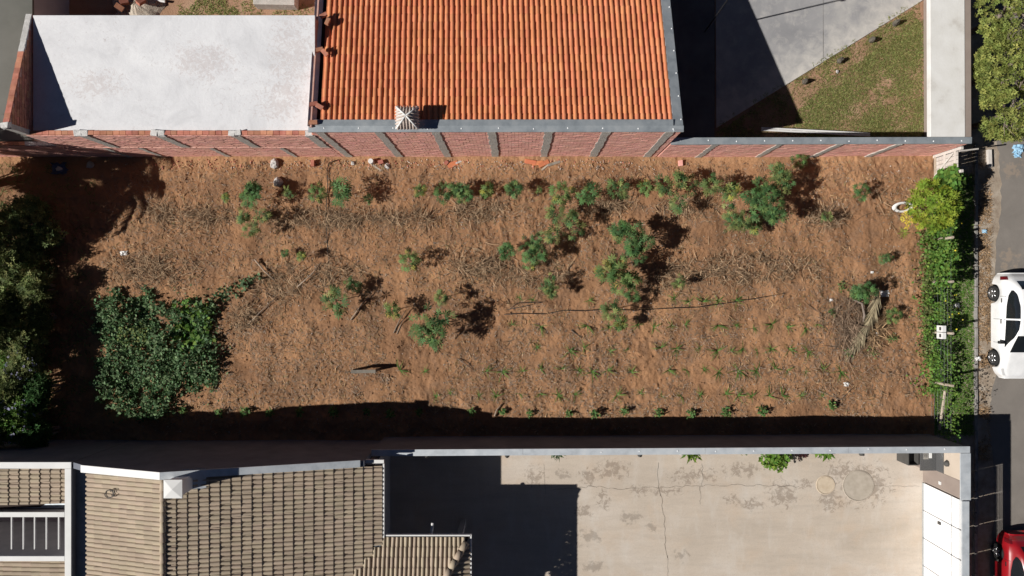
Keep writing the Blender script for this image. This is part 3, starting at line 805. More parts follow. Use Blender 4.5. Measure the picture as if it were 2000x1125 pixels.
mb = MB(); mb.prism([g(1744, 294.5), g(1806, 294.5), g(1804, -280), g(1742, -280)], 2.2, 2.42); bevel(mb.build('slab', m_canopy, cn), 0.02)
mb = MB(); mb.prism([g(1806.3, 294.5), g(1817, 294.5), g(1815, -280), g(1804.3, -280)], -0.05, 2.4); mb.build('street_wall', m_taupe, cn)
# ------------------------------------------------------------------ beige tiled house (bottom left)
YB = 859.0
bh = thing('beige_roof_house', 'grey house with beige tile gable roofs edged by white parapets', 'house', (*g(520, 960), 0))
ZR, ZE, ZL = 4.72, 2.98, 3.9
GR, GE, GL = 441.0, 777.0, 291.0
YEND = 1400
def zroof(gx): return ZR - (gx - GR) / (GE - GR) * (ZR - ZE) if gx >= GR else ZR - (GR - gx) / (GR - GL) * (ZR - ZL)
mb = MB()
def cut(a): 
    x, y = g(a, 0); return x
# gable wall facing the lot
ys, yd = g(0, YB)[1], g(0, YB + 10)[1]
prof = [(cut(257), 3.52), (cut(292), 3.98), (cut(GR), ZR + 0.16), (cut(748), ZE + 0.30)]
vs = [(cut(257), ys, -0.1), (cut(748), ys, -0.1)] + [(x, ys, z) for x, z in reversed(prof)]
vb = [(x, yd, z) for x, _, z in vs]
n = len(vs)
mb.add(vs + vb, [tuple(range(n)), tuple(range(2 * n - 1, n - 1, -1))] + [(i, n + i, n + (i + 1) % n, (i + 1) % n) for i in range(n)])
mb.build('gable_wall', m_shadedwall, bh)
mb = MB(); mb.prism([g(258, YB + 10.5), g(762, YB + 10.5), g(762, YEND), g(258, YEND)], -0.1, 2.85); mb.build('wall', m_greywall, bh)
def slopepoly(name, pts, mat, parent=bh):
    m_ = MB(); m_.add(pts, [tuple(range(len(pts)))]); return m_.build(name, mat, parent)
# white copings of the gable
def coping(name, p, q, wd=0.24, th=0.05, mat=m_white, parent=bh):
    p, q = Vector(p), Vector(q); d = (q - p); n_ = Vector((-d.y, d.x, 0)).normalized() * wd / 2
    mb = MB(); up = Vector((0, 0, th))
    vs = [p - n_, q - n_, q + n_, p + n_]; vs += [v + up for v in vs]
    mb.add(vs, [(0, 3, 2, 1), (4, 5, 6, 7), (0, 1, 5, 4), (1, 2, 6, 5), (2, 3, 7, 6), (3, 0, 4, 7)])
    return mb.build(name, mat, parent)
ycp = g(0, YB + 4.5)[1]
coping('gable_coping', (cut(286), ycp, 3.97), (cut(GR), ycp, ZR + 0.165))
coping('gable_coping', (cut(GR) + 0.004, ycp, ZR + 0.165), (cut(742), ycp, ZE + 0.33), mat=m_zinclight)
# roof slopes
yt, yb_ = g(0, YB + 11)[1], g(0, YEND)[1]
roofR = slopepoly('roof', [(cut(GR), yt, ZR - 0.07), (cut(GR), yb_, ZR - 0.07), (cut(GE), yb_, ZE - 0.07), (cut(GE), yt, ZE - 0.07)], m_under)
roofL = slopepoly('roof', [(cut(GR), yt, ZR - 0.07), (cut(GL), yt, ZL - 0.07), (cut(GL), yb_, ZL - 0.07), (cut(GR), yb_, ZR - 0.07)], m_under)
BE = []
dR = np.array([(GE - GR) / 50, 0, ZE - ZR]); LR = np.linalg.norm(dR); dR /= LR
aR = np.array([0, 1.0, 0])                         # tile columns run along y
nR = np.cross(aR, dR); 
if nR[2] < 0: aR = -aR; nR = np.cross(aR, dR)
TW, TL, TH = 0.153, 0.335, 0.05
# the lower porch roof cuts a valley into the right slope
ZP, GPX, GPY = 2.93, 928.0, 994.6                    # porch eave height, its corner on plan
PS = 0.25
def zporch(gx, gy): return min(ZP + PS * (gy - GPY) / 50.0, ZP + PS * 1.6 * (GPX - gx) / 50.0)
def clipR(c):
    gx, gy = NX + c[0] * 50, NY - c[1] * 50
    return not (gy > GPY and zporch(gx, gy) > c[2] + 0.01)
ncol = 44
y_hi, y_lo = g(0, YB + 12.5)[1], g(0, YB + 12.5)[1] - ncol * TW
start_y = y_hi if aR[1] < 0 else y_lo
BE += lay_tiles(bh, roofR, np.array([cut(GR) + 0.06, start_y, ZR - 0.03]), aR, dR, nR, ncol, 21, TW, (LR - 0.08) / 21, TH, m_btile, clipR)
dL = np.array([-(GR - GL) / 50, 0, ZL - ZR]); LL = np.linalg.norm(dL); dL /= LL
aL = np.array([0, 1.0, 0]); nL = np.cross(aL, dL)
if nL[2] < 0: aL = -aL; nL = np.cross(aL, dL)
start_y = y_hi if aL[1] < 0 else y_lo
BE += lay_tiles(bh, roofL, np.array([cut(GR) - 0.05, start_y, ZR - 0.025]), aL, dL, nL, ncol, int(LL / TL + 0.6), TW, TL, TH, m_btile)
# ridge caps
y = y_hi
k = 0
while y > y_lo:
    mb = MB(); mb.tube([(cut(GR), y, ZR + 0.0), (cut(GR), y - 0.36, ZR + 0.018)], [0.085, 0.1], 10); mb.build('ridge_cap', m_btile, roofR, True); y -= 0.33
# eave boards
mb = MB(); mb.box((cut(GE) + 0.03, (y_hi + g(0, GPY)[1]) / 2 + 0.02, ZE - 0.03), (0.05, y_hi - g(0, GPY)[1] + 0.1, 0.12)); mb.build('eave_board', m_white, bh)
mb = MB(); mb.box(((cut(748) + cut(GE)) / 2, ycp, ZE + 0.03), (cut(GE) - cut(748) + 0.1, 0.12, 0.1)); mb.build('eave_board', m_white, bh)
# porch roof
pv = [(*g(700, GPY), ZP), (*g(GPX, GPY), ZP), (*g(GPX - 125, GPY + 200), ZP + PS * 4), (*g(560, GPY + 200), ZP + PS * 4)]
roofP = slopepoly('porch_roof', [(a, b, c - 0.03) for a, b, c in pv], m_under)
dP = np.array([0, 1.0, -PS]); dP /= np.linalg.norm(dP); aP = np.array([1.0, 0, 0]); nP = np.cross(aP, dP)
def clipP(c):
    gx, gy = NX + c[0] * 50, NY - c[1] * 50
    if gx > GPX - (gy - GPY) * 0.625 - 2: return False
    if gx > GE + 2: return True
    return c[2] > zroof(gx) - 0.005
rowsP = 12
Lp = rowsP * TL
O = np.array([g(560, 0)[0], g(0, GPY + 1)[1] - Lp * dP[1], ZP + Lp * abs(dP[2]) + 0.0])
BE += lay_tiles(bh, roofP, O, aP, dP, nP, 48, rowsP, TW, TL, TH, m_btile, clipP)
dQ = np.array([1.0, 0, -PS * 1.6]); dQ /= np.linalg.norm(dQ); aQ = np.array([0, -1.0, 0]); nQ = np.cross(aQ, dQ)
if nQ[2] < 0: aQ = -aQ; nQ = np.cross(aQ, dQ)
def clipQ(c):
    gx, gy = NX + c[0] * 50, NY - c[1] * 50
    return gx > GPX - (gy - GPY) * 0.625 + 1 and gy < GPY + 190
O = np.array([g(GPX, 0)[0] - 8 * TL * dQ[0], g(0, GPY)[1] if aQ[1] < 0 else g(0, GPY)[1] - 26 * TW, ZP + 8 * TL * abs(dQ[2])])
BE += lay_tiles(bh, roofP, O, aQ, dQ, nQ, 26, 8, TW, TL, TH, m_btile, clipQ)
h0 = Vector((*g(GPX - 6, GPY + 9), ZP + 0.1)); h1 = Vector((*g(GPX - 125, GPY + 200), ZP + PS * 4 + 0.1))
hd = (h1 - h0).normalized()
for i in range(11):
    a_ = h0 + hd * (i * 0.34); mb = MB(); mb.tube([a_ + Vector((0, 0, 0.035)), a_ + hd * 0.4], [0.125, 0.1], 12); mb.build('hip_cap', m_btile, roofP, True)
mb = MB(); mb.box(((g(GE, 0)[0] + g(GPX, 0)[0]) / 2 + 0.02, g(0, GPY - 1.6)[1], ZP - 0.02), (g(GPX, 0)[0] - g(GE, 0)[0] + 0.02, 0.05, 0.12)); mb.build('eave_board', m_white, bh)
mb = MB(); mb.box((g(GPX + 1.6, 0)[0], g(0, GPY + 98)[1], ZP - 0.02), (0.05, 4.05, 0.12)); mb.build('eave_board', m_white, bh)
for q_ in ((905, GPY + 24), (905, GPY + 150)):
    mb = MB(); mb.box((*g(*q_), 1.28), (0.2, 0.2, 2.62)); mb.build('porch_post', m_greywall, bh)
mb = MB(); mb.tube([(*g(858, GPY + 4), 2.5), (*g(860, GPY - 14), 2.42)], 0.05, 8); mb.build('downpipe', m_white, bh)
# valley flashing
strip('valley_flashing', bh, [(*g(768, 1005), zroof(768) - 0.02), (*g(640, 1138), zroof(640) - 0.02)], [(*g(776, 1012), zroof(776) - 0.01), (*g(648, 1146), zroof(648) - 0.01)], m_zinc)
# flat-roofed wing at the left with white ring beams
ZW = 3.52
WX = 255.0
mb = MB(); mb.prism([g(-260, YB), g(WX, YB), g(WX, YB + 9), g(-260, YB + 9)], -0.1, ZW - 0.002); mb.build('wing_wall', m_shadedwall, bh)
mb = MB(); mb.prism([g(WX - 9, YB + 9.2), g(WX, YB + 9.2), g(WX, YEND), g(WX - 9, YEND)], -0.1, ZW - 0.002); mb.build('wing_wall', m_greywall, bh)
def beam(x0, x1, y0, y1, z1=ZW, h=0.2):
    mb = MB(); mb.prism([g(x0, y0), g(x1, y0), g(x1, y1), g(x0, y1)], z1, z1 + 0.06); return bevel(mb.build('ring_beam', m_white, bh), 0.008)
beam(-262, WX + 1, YB - 1, YB + 10); beam(WX - 10, WX + 1, YB + 10.2, YEND)
for y0 in (942.5, 1017): 
    beam(-262, WX - 10.2, y0, y0 + 8.5)
    mb = MB(); mb.prism([g(-260, y0 + 1), g(WX - 9.5, y0 + 1), g(WX - 9.5, y0 + 8), g(-260, y0 + 8)], 0.0, ZW - 0.003); mb.build('wing_wall', m_greywall, bh)
# gutter floor between wing and left slope
mb = MB(); mb.prism([g(WX + 0.5, YB + 10.5), g(GL + 3, YB + 10.5), g(GL + 3, YEND), g(WX + 0.5, YEND)], 2.9, 3.3); mb.build('valley_gutter', m_zinc, bh)
# small tiled slope inside the wing, falling to the right
roofW = slopepoly('wing_roof', [(*g(-260, 870), 4.6), (*g(-260, 940), 4.6), (*g(WX - 12, 940), 3.08), (*g(WX - 12, 870), 3.08)][::1], m_under)
dW = np.array([(WX - 12 + 260) / 50, 0, -0.9]); dW /= np.linalg.norm(dW)
aW = np.array([0, 1.0, 0]); nW = np.cross(aW, dW)
if nW[2] < 0: aW = -aW; nW = np.cross(aW, dW)
st_y = g(0, 872)[1] if aW[1] < 0 else g(0, 872)[1] - 8 * TW
zs = 3.2 + 15 * TL * abs(dW[2])
BE += lay_tiles(bh, roofW, np.array([g(WX - 11, 0)[0] - 15 * TL * dW[0], st_y, zs]), aW, dW, nW, 8, 15, TW, TL, TH, m_btile)
roofW.hide_render = False
for v in roofW.data.vertices: v.co.z = 3.1 + (g(WX - 11, 0)[0] - v.co.x) * abs(dW[2]) / dW[0]
strip('wing_gutter', bh, [zz(-260, 932.5, 3.16), zz(WX - 12, 928, 3.16)], [zz(-260, 941.5, 3.2), zz(WX - 12, 941.5, 3.2)], m_zinc)
roofW2 = slopepoly('wing_roof', [(*g(-260, 1026), 3.1), (*g(-260, 1300), 3.1), (*g(WX - 12, 1300), 3.1), (*g(WX - 12, 1026), 3.1)], m_under)
dW2 = np.array([-1.0, 0, -0.05]); dW2 /= np.linalg.norm(dW2); aW2 = np.array([0, -1.0, 0]); nW2 = np.cross(aW2, dW2)
if nW2[2] < 0: aW2 = -aW2; nW2 = np.cross(aW2, dW2)
BE += lay_tiles(bh, roofW2, np.array([g(WX - 11, 0)[0], g(0, 1026.5)[1] if aW2[1] < 0 else g(0, 1026.5)[1] - 16 * TW, 3.3]), aW2, dW2, nW2, 16, 15, TW, TL, TH, m_btile)
# open light well with white fins
mb = MB(); mb.prism([g(-260, 951.5), g(WX - 10, 951.5), g(WX - 10, 1017.5), g(-260, 1017.5)], -0.05, 0.03); mb.build('well_floor', M('purple_grey_floor', [(0.32, 0.27, 0.29)], 2, 0.8, 0.1), bh)
for px in (22, 45, 67, 90, 114):
    p0 = at(px, 1010, ZW); mb = MB()
    mb.box((p0.x, g(0, 979)[1], ZW - 0.03), (0.03, 1.1, 0.06)); mb.build('fin', m_white, bh)
# white box chimney on the ridge side, its plinth and the flashing beside it
cb = at(338, 955, 5.35)
mb = MB(); mb.box((cb.x, cb.y, 4.85), (0.46, 0.46, 0.86)); chb = mb.build('chimney', m_white, bh)
mb = MB(); q = 0.29
vs = [(cb.x + a * q, cb.y + b * q, 5.3) for a, b in ((-1, -1), (1, -1), (1, 1), (-1, 1))] + [(cb.x + a * q, cb.y + b * q, 5.36) for a, b in ((-1, -1), (1, -1), (1, 1), (-1, 1))] + [(cb.x, cb.y, 5.42)]
mb.add(vs, [(0, 3, 2, 1), (0, 1, 5, 4), (1, 2, 6, 5), (2, 3, 7, 6), (3, 0, 4, 7), (4, 5, 8), (5, 6, 8), (6, 7, 8), (7, 4, 8)])
mb.build('chimney_cap', m_white, chb, world=True)
strip('chimney_flashing', bh, [(cb.x - 0.1, cb.y + 0.42, zroof(474) + 0.1), (cb.x + 0.62, cb.y + 0.42, zroof(512) + 0.1)], [(cb.x - 0.1, cb.y - 0.35, zroof(474) + 0.08), (cb.x + 0.62, cb.y - 0.22, zroof(512) + 0.08)], m_zinclight)
settle_tiles(BE, 300)
# coil of cable on the left slope
cr = at(221, 961, 4.15)
mb = MB(); pts = [(cr.x + 0.13 * math.cos(t) * random.uniform(0.9, 1.1), cr.y + 0.13 * math.sin(t) * random.uniform(0.9, 1.1), zroof(NX + cr.x * 50) + 0.1 + 0.004 * i) for i, t in enumerate(np.linspace(0, 12, 30))]
mb.tube(pts, 0.013, 5)
tag(mb.build('cable_coil', m_darkmetal), 'small dark coil of cable lying on the beige roof slope', 'cable')

# ------------------------------------------------------------------ grey yard wall, gates and the corner with the sink
yw = thing('yard_wall', 'long grey rendered wall with pale metal coping between lot and concrete yard', 'wall', (*g(1300, 852), 0))
ZY = 2.3
ya, ybb = 852.5, 846.5
def ywy(px): return ya + (ybb - ya) * (px - 740) / (1812 - 740)
mb = MB(); mb.prism([g(752, ywy(752)), g(1812, ywy(1812)), g(1812, ywy(1812) + 9), g(752, ywy(752) + 9)], -0.1, ZY); mb.build('wall', m_shadedwall, yw)
for x0, x1 in ((750, 1020), (1020.4, 1345), (1345.4, 1600), (1600.4, 1817)):
    mb = MB(); mb.prism([g(x0, ywy(x0) - 1), g(x1, ywy(x1) - 1), g(x1, ywy(x1) + 10.5), g(x0, ywy(x0) + 10.5)], ZY + 0.003, ZY + 0.035 + (0.004 if x0 % 2 else 0)); mb.build('coping', m_zinclight, yw)
screws(yw, [(g(1160 + i * 68, 0)[0], g(0, ywy(1160 + i * 68) + 4 + random.uniform(-2, 2))[1]) for i in range(10)], ZY + 0.042)
for gx in (848, 992, 1232, 1632):                   # wall lights on the yard side
    x_, y_ = g(gx, ywy(gx) + 9); mb = MB()
    mb.lathe((x_, y_ - 0.12, ZY - 0.32), [(0.03, 0.2), (0.06, 0.12), (0.09, 0.0), (0.06, -0.02), (0.001, -0.02)], 10); mb.box((x_, y_ - 0.05, ZY - 0.14), (0.04, 0.12, 0.05))
    mb.build('wall_lamp', m_darkmetal, yw)
sw = thing('street_side_wall', 'beige tiled corner wall with grey coping beside the white gate', 'wall', (*g(1812, 880), 0))
mb = MB(); mb.prism([g(1803, 856.5), g(1816, 856.5), g(1816, 940), g(1803, 940)], -0.1, ZY); mb.build('wall', m_beige, sw)
mb = MB(); mb.prism([g(1802.3, 908), g(1802.9, 908), g(1802.9, 940), g(1802.3, 940)], 0.0, ZY - 0.03); mb.build('taupe_panel', m_taupe, sw)
mb = MB(); mb.prism([g(1800, 857.8), g(1818, 857.8), g(1818, 942), g(1800, 942)], ZY + 0.004, ZY + 0.045); mb.build('coping', m_zinclight, sw)
mb = MB(); mb.box((*g(1801.5, 928), 1.1), (0.03, 0.12, 0.12)); mb.build('wall_socket', m_white, sw)
mb = MB(); p_ = at(1852, 912, 1.6); mb.lathe((g(1801, 0)[0], g(0, 886)[1], 1.55), [(0.01, 0.1), (0.1, 0.05), (0.12, -0.02), (0.01, -0.06)], 10); mb.build('wall_lamp', m_darkmetal, sw)
gt = thing('sliding_gate', 'white panelled metal gate closing the concrete yard towards the street', 'gate', (*g(1806, 1050), 0))
for i in range(7):
    y0 = 942.5 + i * 54
    mb = MB(); mb.prism([g(1803, y0 + 0.6), g(1806, y0 + 0.6), g(1806, y0 + 53.2), g(1803, y0 + 53.2)], 0.04, 2.1); bevel(mb.build('panel', m_gatewhite, gt), 0.006)
    for gy in (y0 + 10, y0 + 42):
        mb = MB(); mb.box((*g(1802.7, gy), 1.75), (0.012, 0.5, 0.018)); mb.build('slit', m_steel, gt)
    for k in range(4):
        mb = MB(); mb.box((*g(1804.5, y0 + 27), 2.14 + k * 0.055), (0.02, 1.04, 0.018)); mb.build('bar', m_gatewhite, gt)
mb = MB(); mb.prism([g(1800.5, 942.3), g(1813, 942.3), g(1813, 1330), g(1800.5, 1330)], 2.36, 2.42); mb.build('top_beam', m_zinclight, gt)
mb = MB(); mb.box((*g(1802.2, 1004), 1.05), (0.05, 0.1, 0.16)); mb.build('lock', m_darkmetal, gt)
mb = MB(); mb.prism([g(1800.5, 942.5), g(1802.4, 942.5), g(1802.4, 1330), g(1800.5, 1330)], 0.012, 0.05); mb.build('floor_track', m_steel, gt)
sk = thing('sink_counter', 'dark granite counter with steel sink in the corner of the concrete yard', 'counter', (*g(1785, 880), 0))
mb = MB(); mb.prism([g(1772, 862), g(1801.2, 862), g(1801.2, 908), g(1772, 908)], 0.82, 0.87); bevel(mb.build('worktop', m_granite, sk), 0.006)
mb = MB(); mb.prism([g(1774, 862), g(1800, 862), g(1800, 904), g(1774, 904)], 0.0, 0.818); mb.build('cabinet', m_taupe, sk)
mb = MB(); mb.prism([g(1801.4, 860), g(1802.7, 860), g(1802.7, 907.5), g(1801.4, 907.5)], 0.8, 1.3); mb.build('splashback', m_granite, sk)
mb = MB(); mb.prism([g(1776, 904.2), g(1798, 904.2), g(1798, 905), g(1776, 905)], 0.1, 0.8); mb.build('cabinet', m_taupe, sk)
mb = MB(); mb.prism([g(1777, 868), g(1787, 868), g(1787, 886), g(1777, 886)], 0.872, 0.885); mb.build('sink', m_steel, sk)
mb = MB(); mb.prism([g(1788, 864), g(1793, 864), g(1793, 884), g(1788, 884)], 0.872, 0.9); mb.build('drainer', m_white, sk)
mb = MB(); mb.tube([(*g(1781, 863), 0.87), (*g(1781, 863), 1.1), (*g(1781, 868), 1.14), (*g(1781, 872), 1.08)], 0.014, 6); mb.build('tap', m_steel, sk)
gr = thing('grill_box', 'black open-topped grill box left of the sink counter', 'grill', (*g(1757, 878), 0))
for x0, x1, y0, y1, z0, z1 in ((1751, 1771, 862, 899, 0.0, 0.5), (1751, 1752.5, 862, 899, 0.503, 0.8), (1769.5, 1771, 862, 899, 0.503, 0.8), (1752.7, 1769.3, 897.5, 899, 0.503, 0.8)):
    mb = MB(); mb.prism([g(x0, y0), g(x1, y0), g(x1, y1), g(x0, y1)], z0, z1); mb.build('steel_panel', m_darkmetal, gr)
# round covers set in the yard
for (px, py, r_, lab, mt) in ((1612, 947, 17, 'smaller round pale concrete cover with a raised rim in the yard', m_cover), (1676, 948, 29, 'larger round worn concrete cover in the yard', m_cover2)):
    x_, y_ = g(px, py); t = thing('round_cover', lab, 'cover', (x_, y_, 0))
    mb = MB(); mb.lathe((x_, y_, 0.0), [(r_ / 50 + 0.035, 0.012), (r_ / 50 + 0.02, 0.03), (r_ / 50 + 0.006, 0.03), (r_ / 50, 0.012)], 40); mb.build('rim', mt, t)
    mb = MB(); mb.disc((x_, y_), r_ / 50 - 0.012, 0.011, 0.026, 40); mb.build('lid', mt, t)

# ------------------------------------------------------------------ leaves and plants
quad = lambda l, w: (np.array([(0, 0, 0), (l * 0.5, -w / 2, 0.02 * l), (l, 0, -0.06 * l), (l * 0.5, w / 2, 0.02 * l)]), np.array([(0, 1, 2, 3)]))
def blade_t(l, w, seg=3, droop=0.5):
    V, Fq = [], []
    for i in range(seg + 1):
        t = i / seg; ww = w * (1 - t ** 2) * 0.5 + 0.001
        V += [(l * t, -ww, -droop * l * t * t), (l * t, ww, -droop * l * t * t)]
    for i in range(seg): Fq.append((2 * i, 2 * i + 1, 2 * i + 3, 2 * i + 2))
    return np.array(V), np.array(Fq)
def palmate(l, lobes=7):
    V, Fq = [], []
    for k in range(lobes):
        a = (k - (lobes - 1) / 2) * (2 * math.pi * 0.82 / lobes)
        s_ = 1 - 0.3 * abs(k - (lobes - 1) / 2) / ((lobes - 1) / 2)
        L, w = l * s_, l * 0.24
        c, sn = math.cos(a), math.sin(a)
        n = len(V)
        for (x, y, z) in ((0, 0, 0), (L * 0.55, -w / 2, -0.04 * L), (L, 0, -0.22 * L), (L * 0.55, w / 2, -0.04 * L)):
            V.append((x * c - y * sn, x * sn + y * c, z))
        Fq.append((n, n + 1, n + 2, n + 3))
    return np.array(V), np.array(Fq)
def rosette(nl, l, w, tilt=0.3, seg=2):
    V, Fq = [], []
    for k in range(nl):
        a = 2 * math.pi * k / nl + random.uniform(-.2, .2); tl = tilt + random.uniform(-.25, .35); L = l * random.uniform(0.75, 1.15)
        c, s_ = math.cos(a), math.sin(a); n = len(V)
        for (x, y) in ((0.02, 0), (L * 0.5, -w / 2), (L, 0), (L * 0.5, w / 2)):
            z = x * math.sin(tl) - (x / L) ** 2 * 0.25 * L; xx = x * math.cos(tl)
            V.append((xx * c - y * s_, xx * s_ + y * c, z))
        Fq.append((n, n + 1, n + 2, n + 3))
    return np.array(V), np.array(Fq)
def rand_dirs(n, zmin=-0.3, zmax=1.0):
    z = rng.uniform(zmin, zmax, n); a = rng.uniform(0, 2 * math.pi, n); q = np.sqrt(np.clip(1 - z * z, 0, 1))
    return np.stack([q * np.cos(a), q * np.sin(a), z], 1)
def flat_frames(n, tilt, scale):
    """leaves lying roughly level: yaw random, tilt small"""
    a = rng.uniform(0, 2 * math.pi, n); d = np.stack([np.cos(a), np.sin(a), rng.normal(0, tilt, n)], 1)
    return frames(d, rng.normal(0, tilt, n), scale)

def cassava_meshes(kind, seed):
    """stem mesh and foliage mesh of a cassava plant, real size, base at the origin"""
    global rng
    rs = random.Random(seed); rng = np.random.default_rng(seed)
    stem = MB(); tips = []
    if kind == 'small':   tips, h = [(0, 0)], rs.uniform(0.75, 0.95)
    elif kind == 'mid':   tips, h = [(rs.uniform(-.4, .4), rs.uniform(-.4, .4)) for _ in range(rs.randint(4, 5))], rs.uniform(1.0, 1.25)
    else:                 tips, h = [(0.78 * math.sqrt(rs.random()) * math.cos(2.4 * q_), 0.78 * math.sqrt(rs.random()) * math.sin(2.4 * q_)) for q_ in range(11)], rs.uniform(1.35, 1.6)
    V, Fl = [], []; off = 0
    fork = Vector((rs.uniform(-.04, .04), rs.uniform(-.04, .04), h * 0.45))
    stem.tube([(0, 0, -0.05), fork], [0.018, 0.014], 5)
    ls_ = rs.uniform(0.14, 0.21); tvs = [palmate(ls_, 7), palmate(ls_ * 0.85, 5)]
    Vs, Fs, off = [], [], 0
    for (tx, ty) in tips:
        top = Vector((tx, ty, h * rs.uniform(0.75, 1.0)))
        stem.tube([fork, fork.lerp(top, 0.55) + Vector((0, 0, 0.05)), top], [0.013, 0.01, 0.006], 5)
        nl = int({'small': 46, 'mid': 32, 'big': 27}[kind] * rs.uniform(0.6, 1.15) * (0.18 / ls_))
        d = rand_dirs(nl, -0.35, 0.95); rr = rng.uniform(0.12, 0.38, nl) * (0.75 + 0.5 * rng.random())
        loc = np.array(top) + d * rr[:, None] * [rng.uniform(0.8, 1.2), rng.uniform(0.8, 1.2), 0.8]
        for i in range(0, nl, 2):
            stem.tube([top - Vector((0, 0, 0.06)), Vector(loc[i])], [0.004, 0.003], 3, cap=False)
        dd = d * [1, 1, 0.15] + rng.normal(0, 0.15, (nl, 3)); dd[:, 2] -= 0.12
        for t in range(2):
            sel = np.arange(nl) % 2 == t
            v, f = instance(tvs[t][0], tvs[t][1], frames(dd[sel], rng.normal(0, 0.45, sel.sum()), rng.uniform(0.75, 1.15, sel.sum())), loc[sel])
            Vs.append(v); Fs.append(f + off); off += len(v)
    V = np.concatenate(Vs); Fq = np.concatenate(Fs)
    var = np.concatenate([np.repeat(rng.random(len(f) // k), k) for f, k in zip(Fs, [7, 5] * len(tips))])
    me = np_mesh('foliage', V, Fq, var)
    for q_ in ((l_cass, l_cass3), (l_cass2, l_cass), (l_cass3, l_cass2))[seed // 100 % 3] + (l_dry,): me.materials.append(q_)
    r2 = np.floor(var * 997) % 10
    me.polygons.foreach_set('material_index', np.where(r2 < 6, 0, np.where(r2 < 9.8 - 0.9 * (seed // 100 % 3 == 0), 1, 2)).astype(np.int32))
    sm = stem.mesh('stem'); sm.materials.append(m_stem)
    return sm, me
CASS = {k: [cassava_meshes(k, 100 * i + len(k)) for i in range(n)] for k, n in (('small', 9), ('mid', 7), ('big', 3))}
rng = np.random.default_rng(19)
def copy_plant(name, label, cat, group, meshes, loc, rz, sc, parts=('stem', 'foliage')):
    t = thing(name, label, cat, loc, rz, group); t.scale = (sc, sc, sc)
    for nm, me in zip(parts, meshes):
        o = bpy.data.objects.new(nm, me); COL.objects.link(o); o.parent = t
    return t
def put_cassava(px, py, rad, kind, label, i, group):
    base = {'small': 0.41, 'mid': 0.62, 'big': 0.94}[kind]
    sc = rad / 50.0 / base
    hh = {'small': 0.85, 'mid': 1.1, 'big': 1.45}[kind] * sc
    p = at(px, py, hh * 0.85)
    return copy_plant('cassava_plant', label, 'plant', group, CASS[kind][i % len(CASS[kind])], (p.x, p.y, float(soil_z(p.x, p.y)) - 0.02), random.uniform(0, 6.28), sc)

row = [(442, 386, 11, 'small'), (497, 386, 26, 'mid'), (565, 378, 14, 'small'), (620, 375, 18, 'small'), (668, 376, 24, 'small'), (720, 388, 9, 'small'), (820, 372, 17, 'small'), (870, 375, 20, 'small'), (908, 378, 23, 'mid'), (952, 374, 18, 'small'),
       (1003, 371, 18, 'small'), (1053, 372, 9, 'small'), (1098, 377, 22, 'small'), (1150, 379, 22, 'small'), (1208, 370, 20, 'small'), (1262, 365, 20, 'small'), (1326, 368, 32, 'mid'), (1385, 363, 24, 'small'), (1425, 374, 22, 'small'), (1512, 360, 32, 'mid')]
for i, (px, py, r_, k) in enumerate(row):
    put_cassava(px, py, r_, k, '%s leafy cassava plant from the left in the row along the brick wall' % ORD[i], i, 'cassava row along the brick wall')
singles = [(490, 425, 26, 'mid', 'cassava plant just below the second of the wall row'), (1565, 312, 16, 'small', 'solitary cassava plant touching the foot of the brick wall'), (1488, 394, 46, 'big', 'tall bushy cassava at the right end of the wall row'),
           (1436, 418, 30, 'mid', 'pale cassava left below the tall bushy one at the row end'), (1476, 440, 20, 'small', 'small cassava at the foot of the tall bushy one'), (1680, 376, 16, 'small', 'compact dark cassava standing alone on bare soil near the gate'),
           (1612, 425, 14, 'small', 'small cassava in a ring of straw near the right end'), (1103, 438, 32, 'mid', 'cassava with long shadow between wall row and lot centre'), (990, 492, 18, 'small', 'small cassava left of the open branched one mid lot'),
           (1042, 480, 30, 'mid', 'open branched cassava left of the lot centre'), (1036, 510, 16, 'small', 'cassava sprig under the open branched one'), (1238, 470, 44, 'big', 'largest cassava bush in the middle of the lot, upper half'),
           (1202, 522, 40, 'mid', 'dense cassava joined below the largest bush'), (1236, 545, 24, 'small', 'cassava at lower right of the largest bush'), (1232, 572, 18, 'small', 'cassava just above the pair by the black hose'),
           (1190, 606, 24, 'small', 'upper of two cassava plants beside the black hose'), (1212, 632, 18, 'small', 'lower of two cassava plants beside the black hose'), (1080, 556, 22, 'mid', 'slim cassava left of the largest bush'),
           (1326, 552, 16, 'small', 'yellowing small cassava right of the largest bush'), (800, 508, 20, 'small', 'round cassava with a thin stem shadow left of lot centre'), (690, 557, 15, 'small', 'small cassava above the round one at lower left'),
           (655, 588, 24, 'small', 'round dark cassava in the lower left third'), (766, 606, 22, 'small', 'cassava beside crossed sticks at lower left'), (846, 632, 42, 'mid', 'big cassava with a broad black shadow below the lot centre'),
           (863, 580, 18, 'small', 'cassava just above the one with broad black shadow'), (590, 500, 12, 'small', 'little cassava right of its tiny neighbour, left half'), (558, 494, 9, 'small', 'tiny cassava sprout in the left half'),
           (1690, 568, 24, 'mid', 'green cassava clump above the fallen palm frond'), (1748, 618, 15, 'small', 'cassava right of the fallen palm frond'), (1730, 505, 12, 'small', 'sparse cassava on bare soil above the palm frond'), (1216, 440, 9, 'small', 'tiny sprout just above the largest bush')]
for i, (px, py, r_, k, lab) in enumerate(singles):
    put_cassava(px, py, r_, k, lab, i + 2, 'cassava plants scattered over the lot')

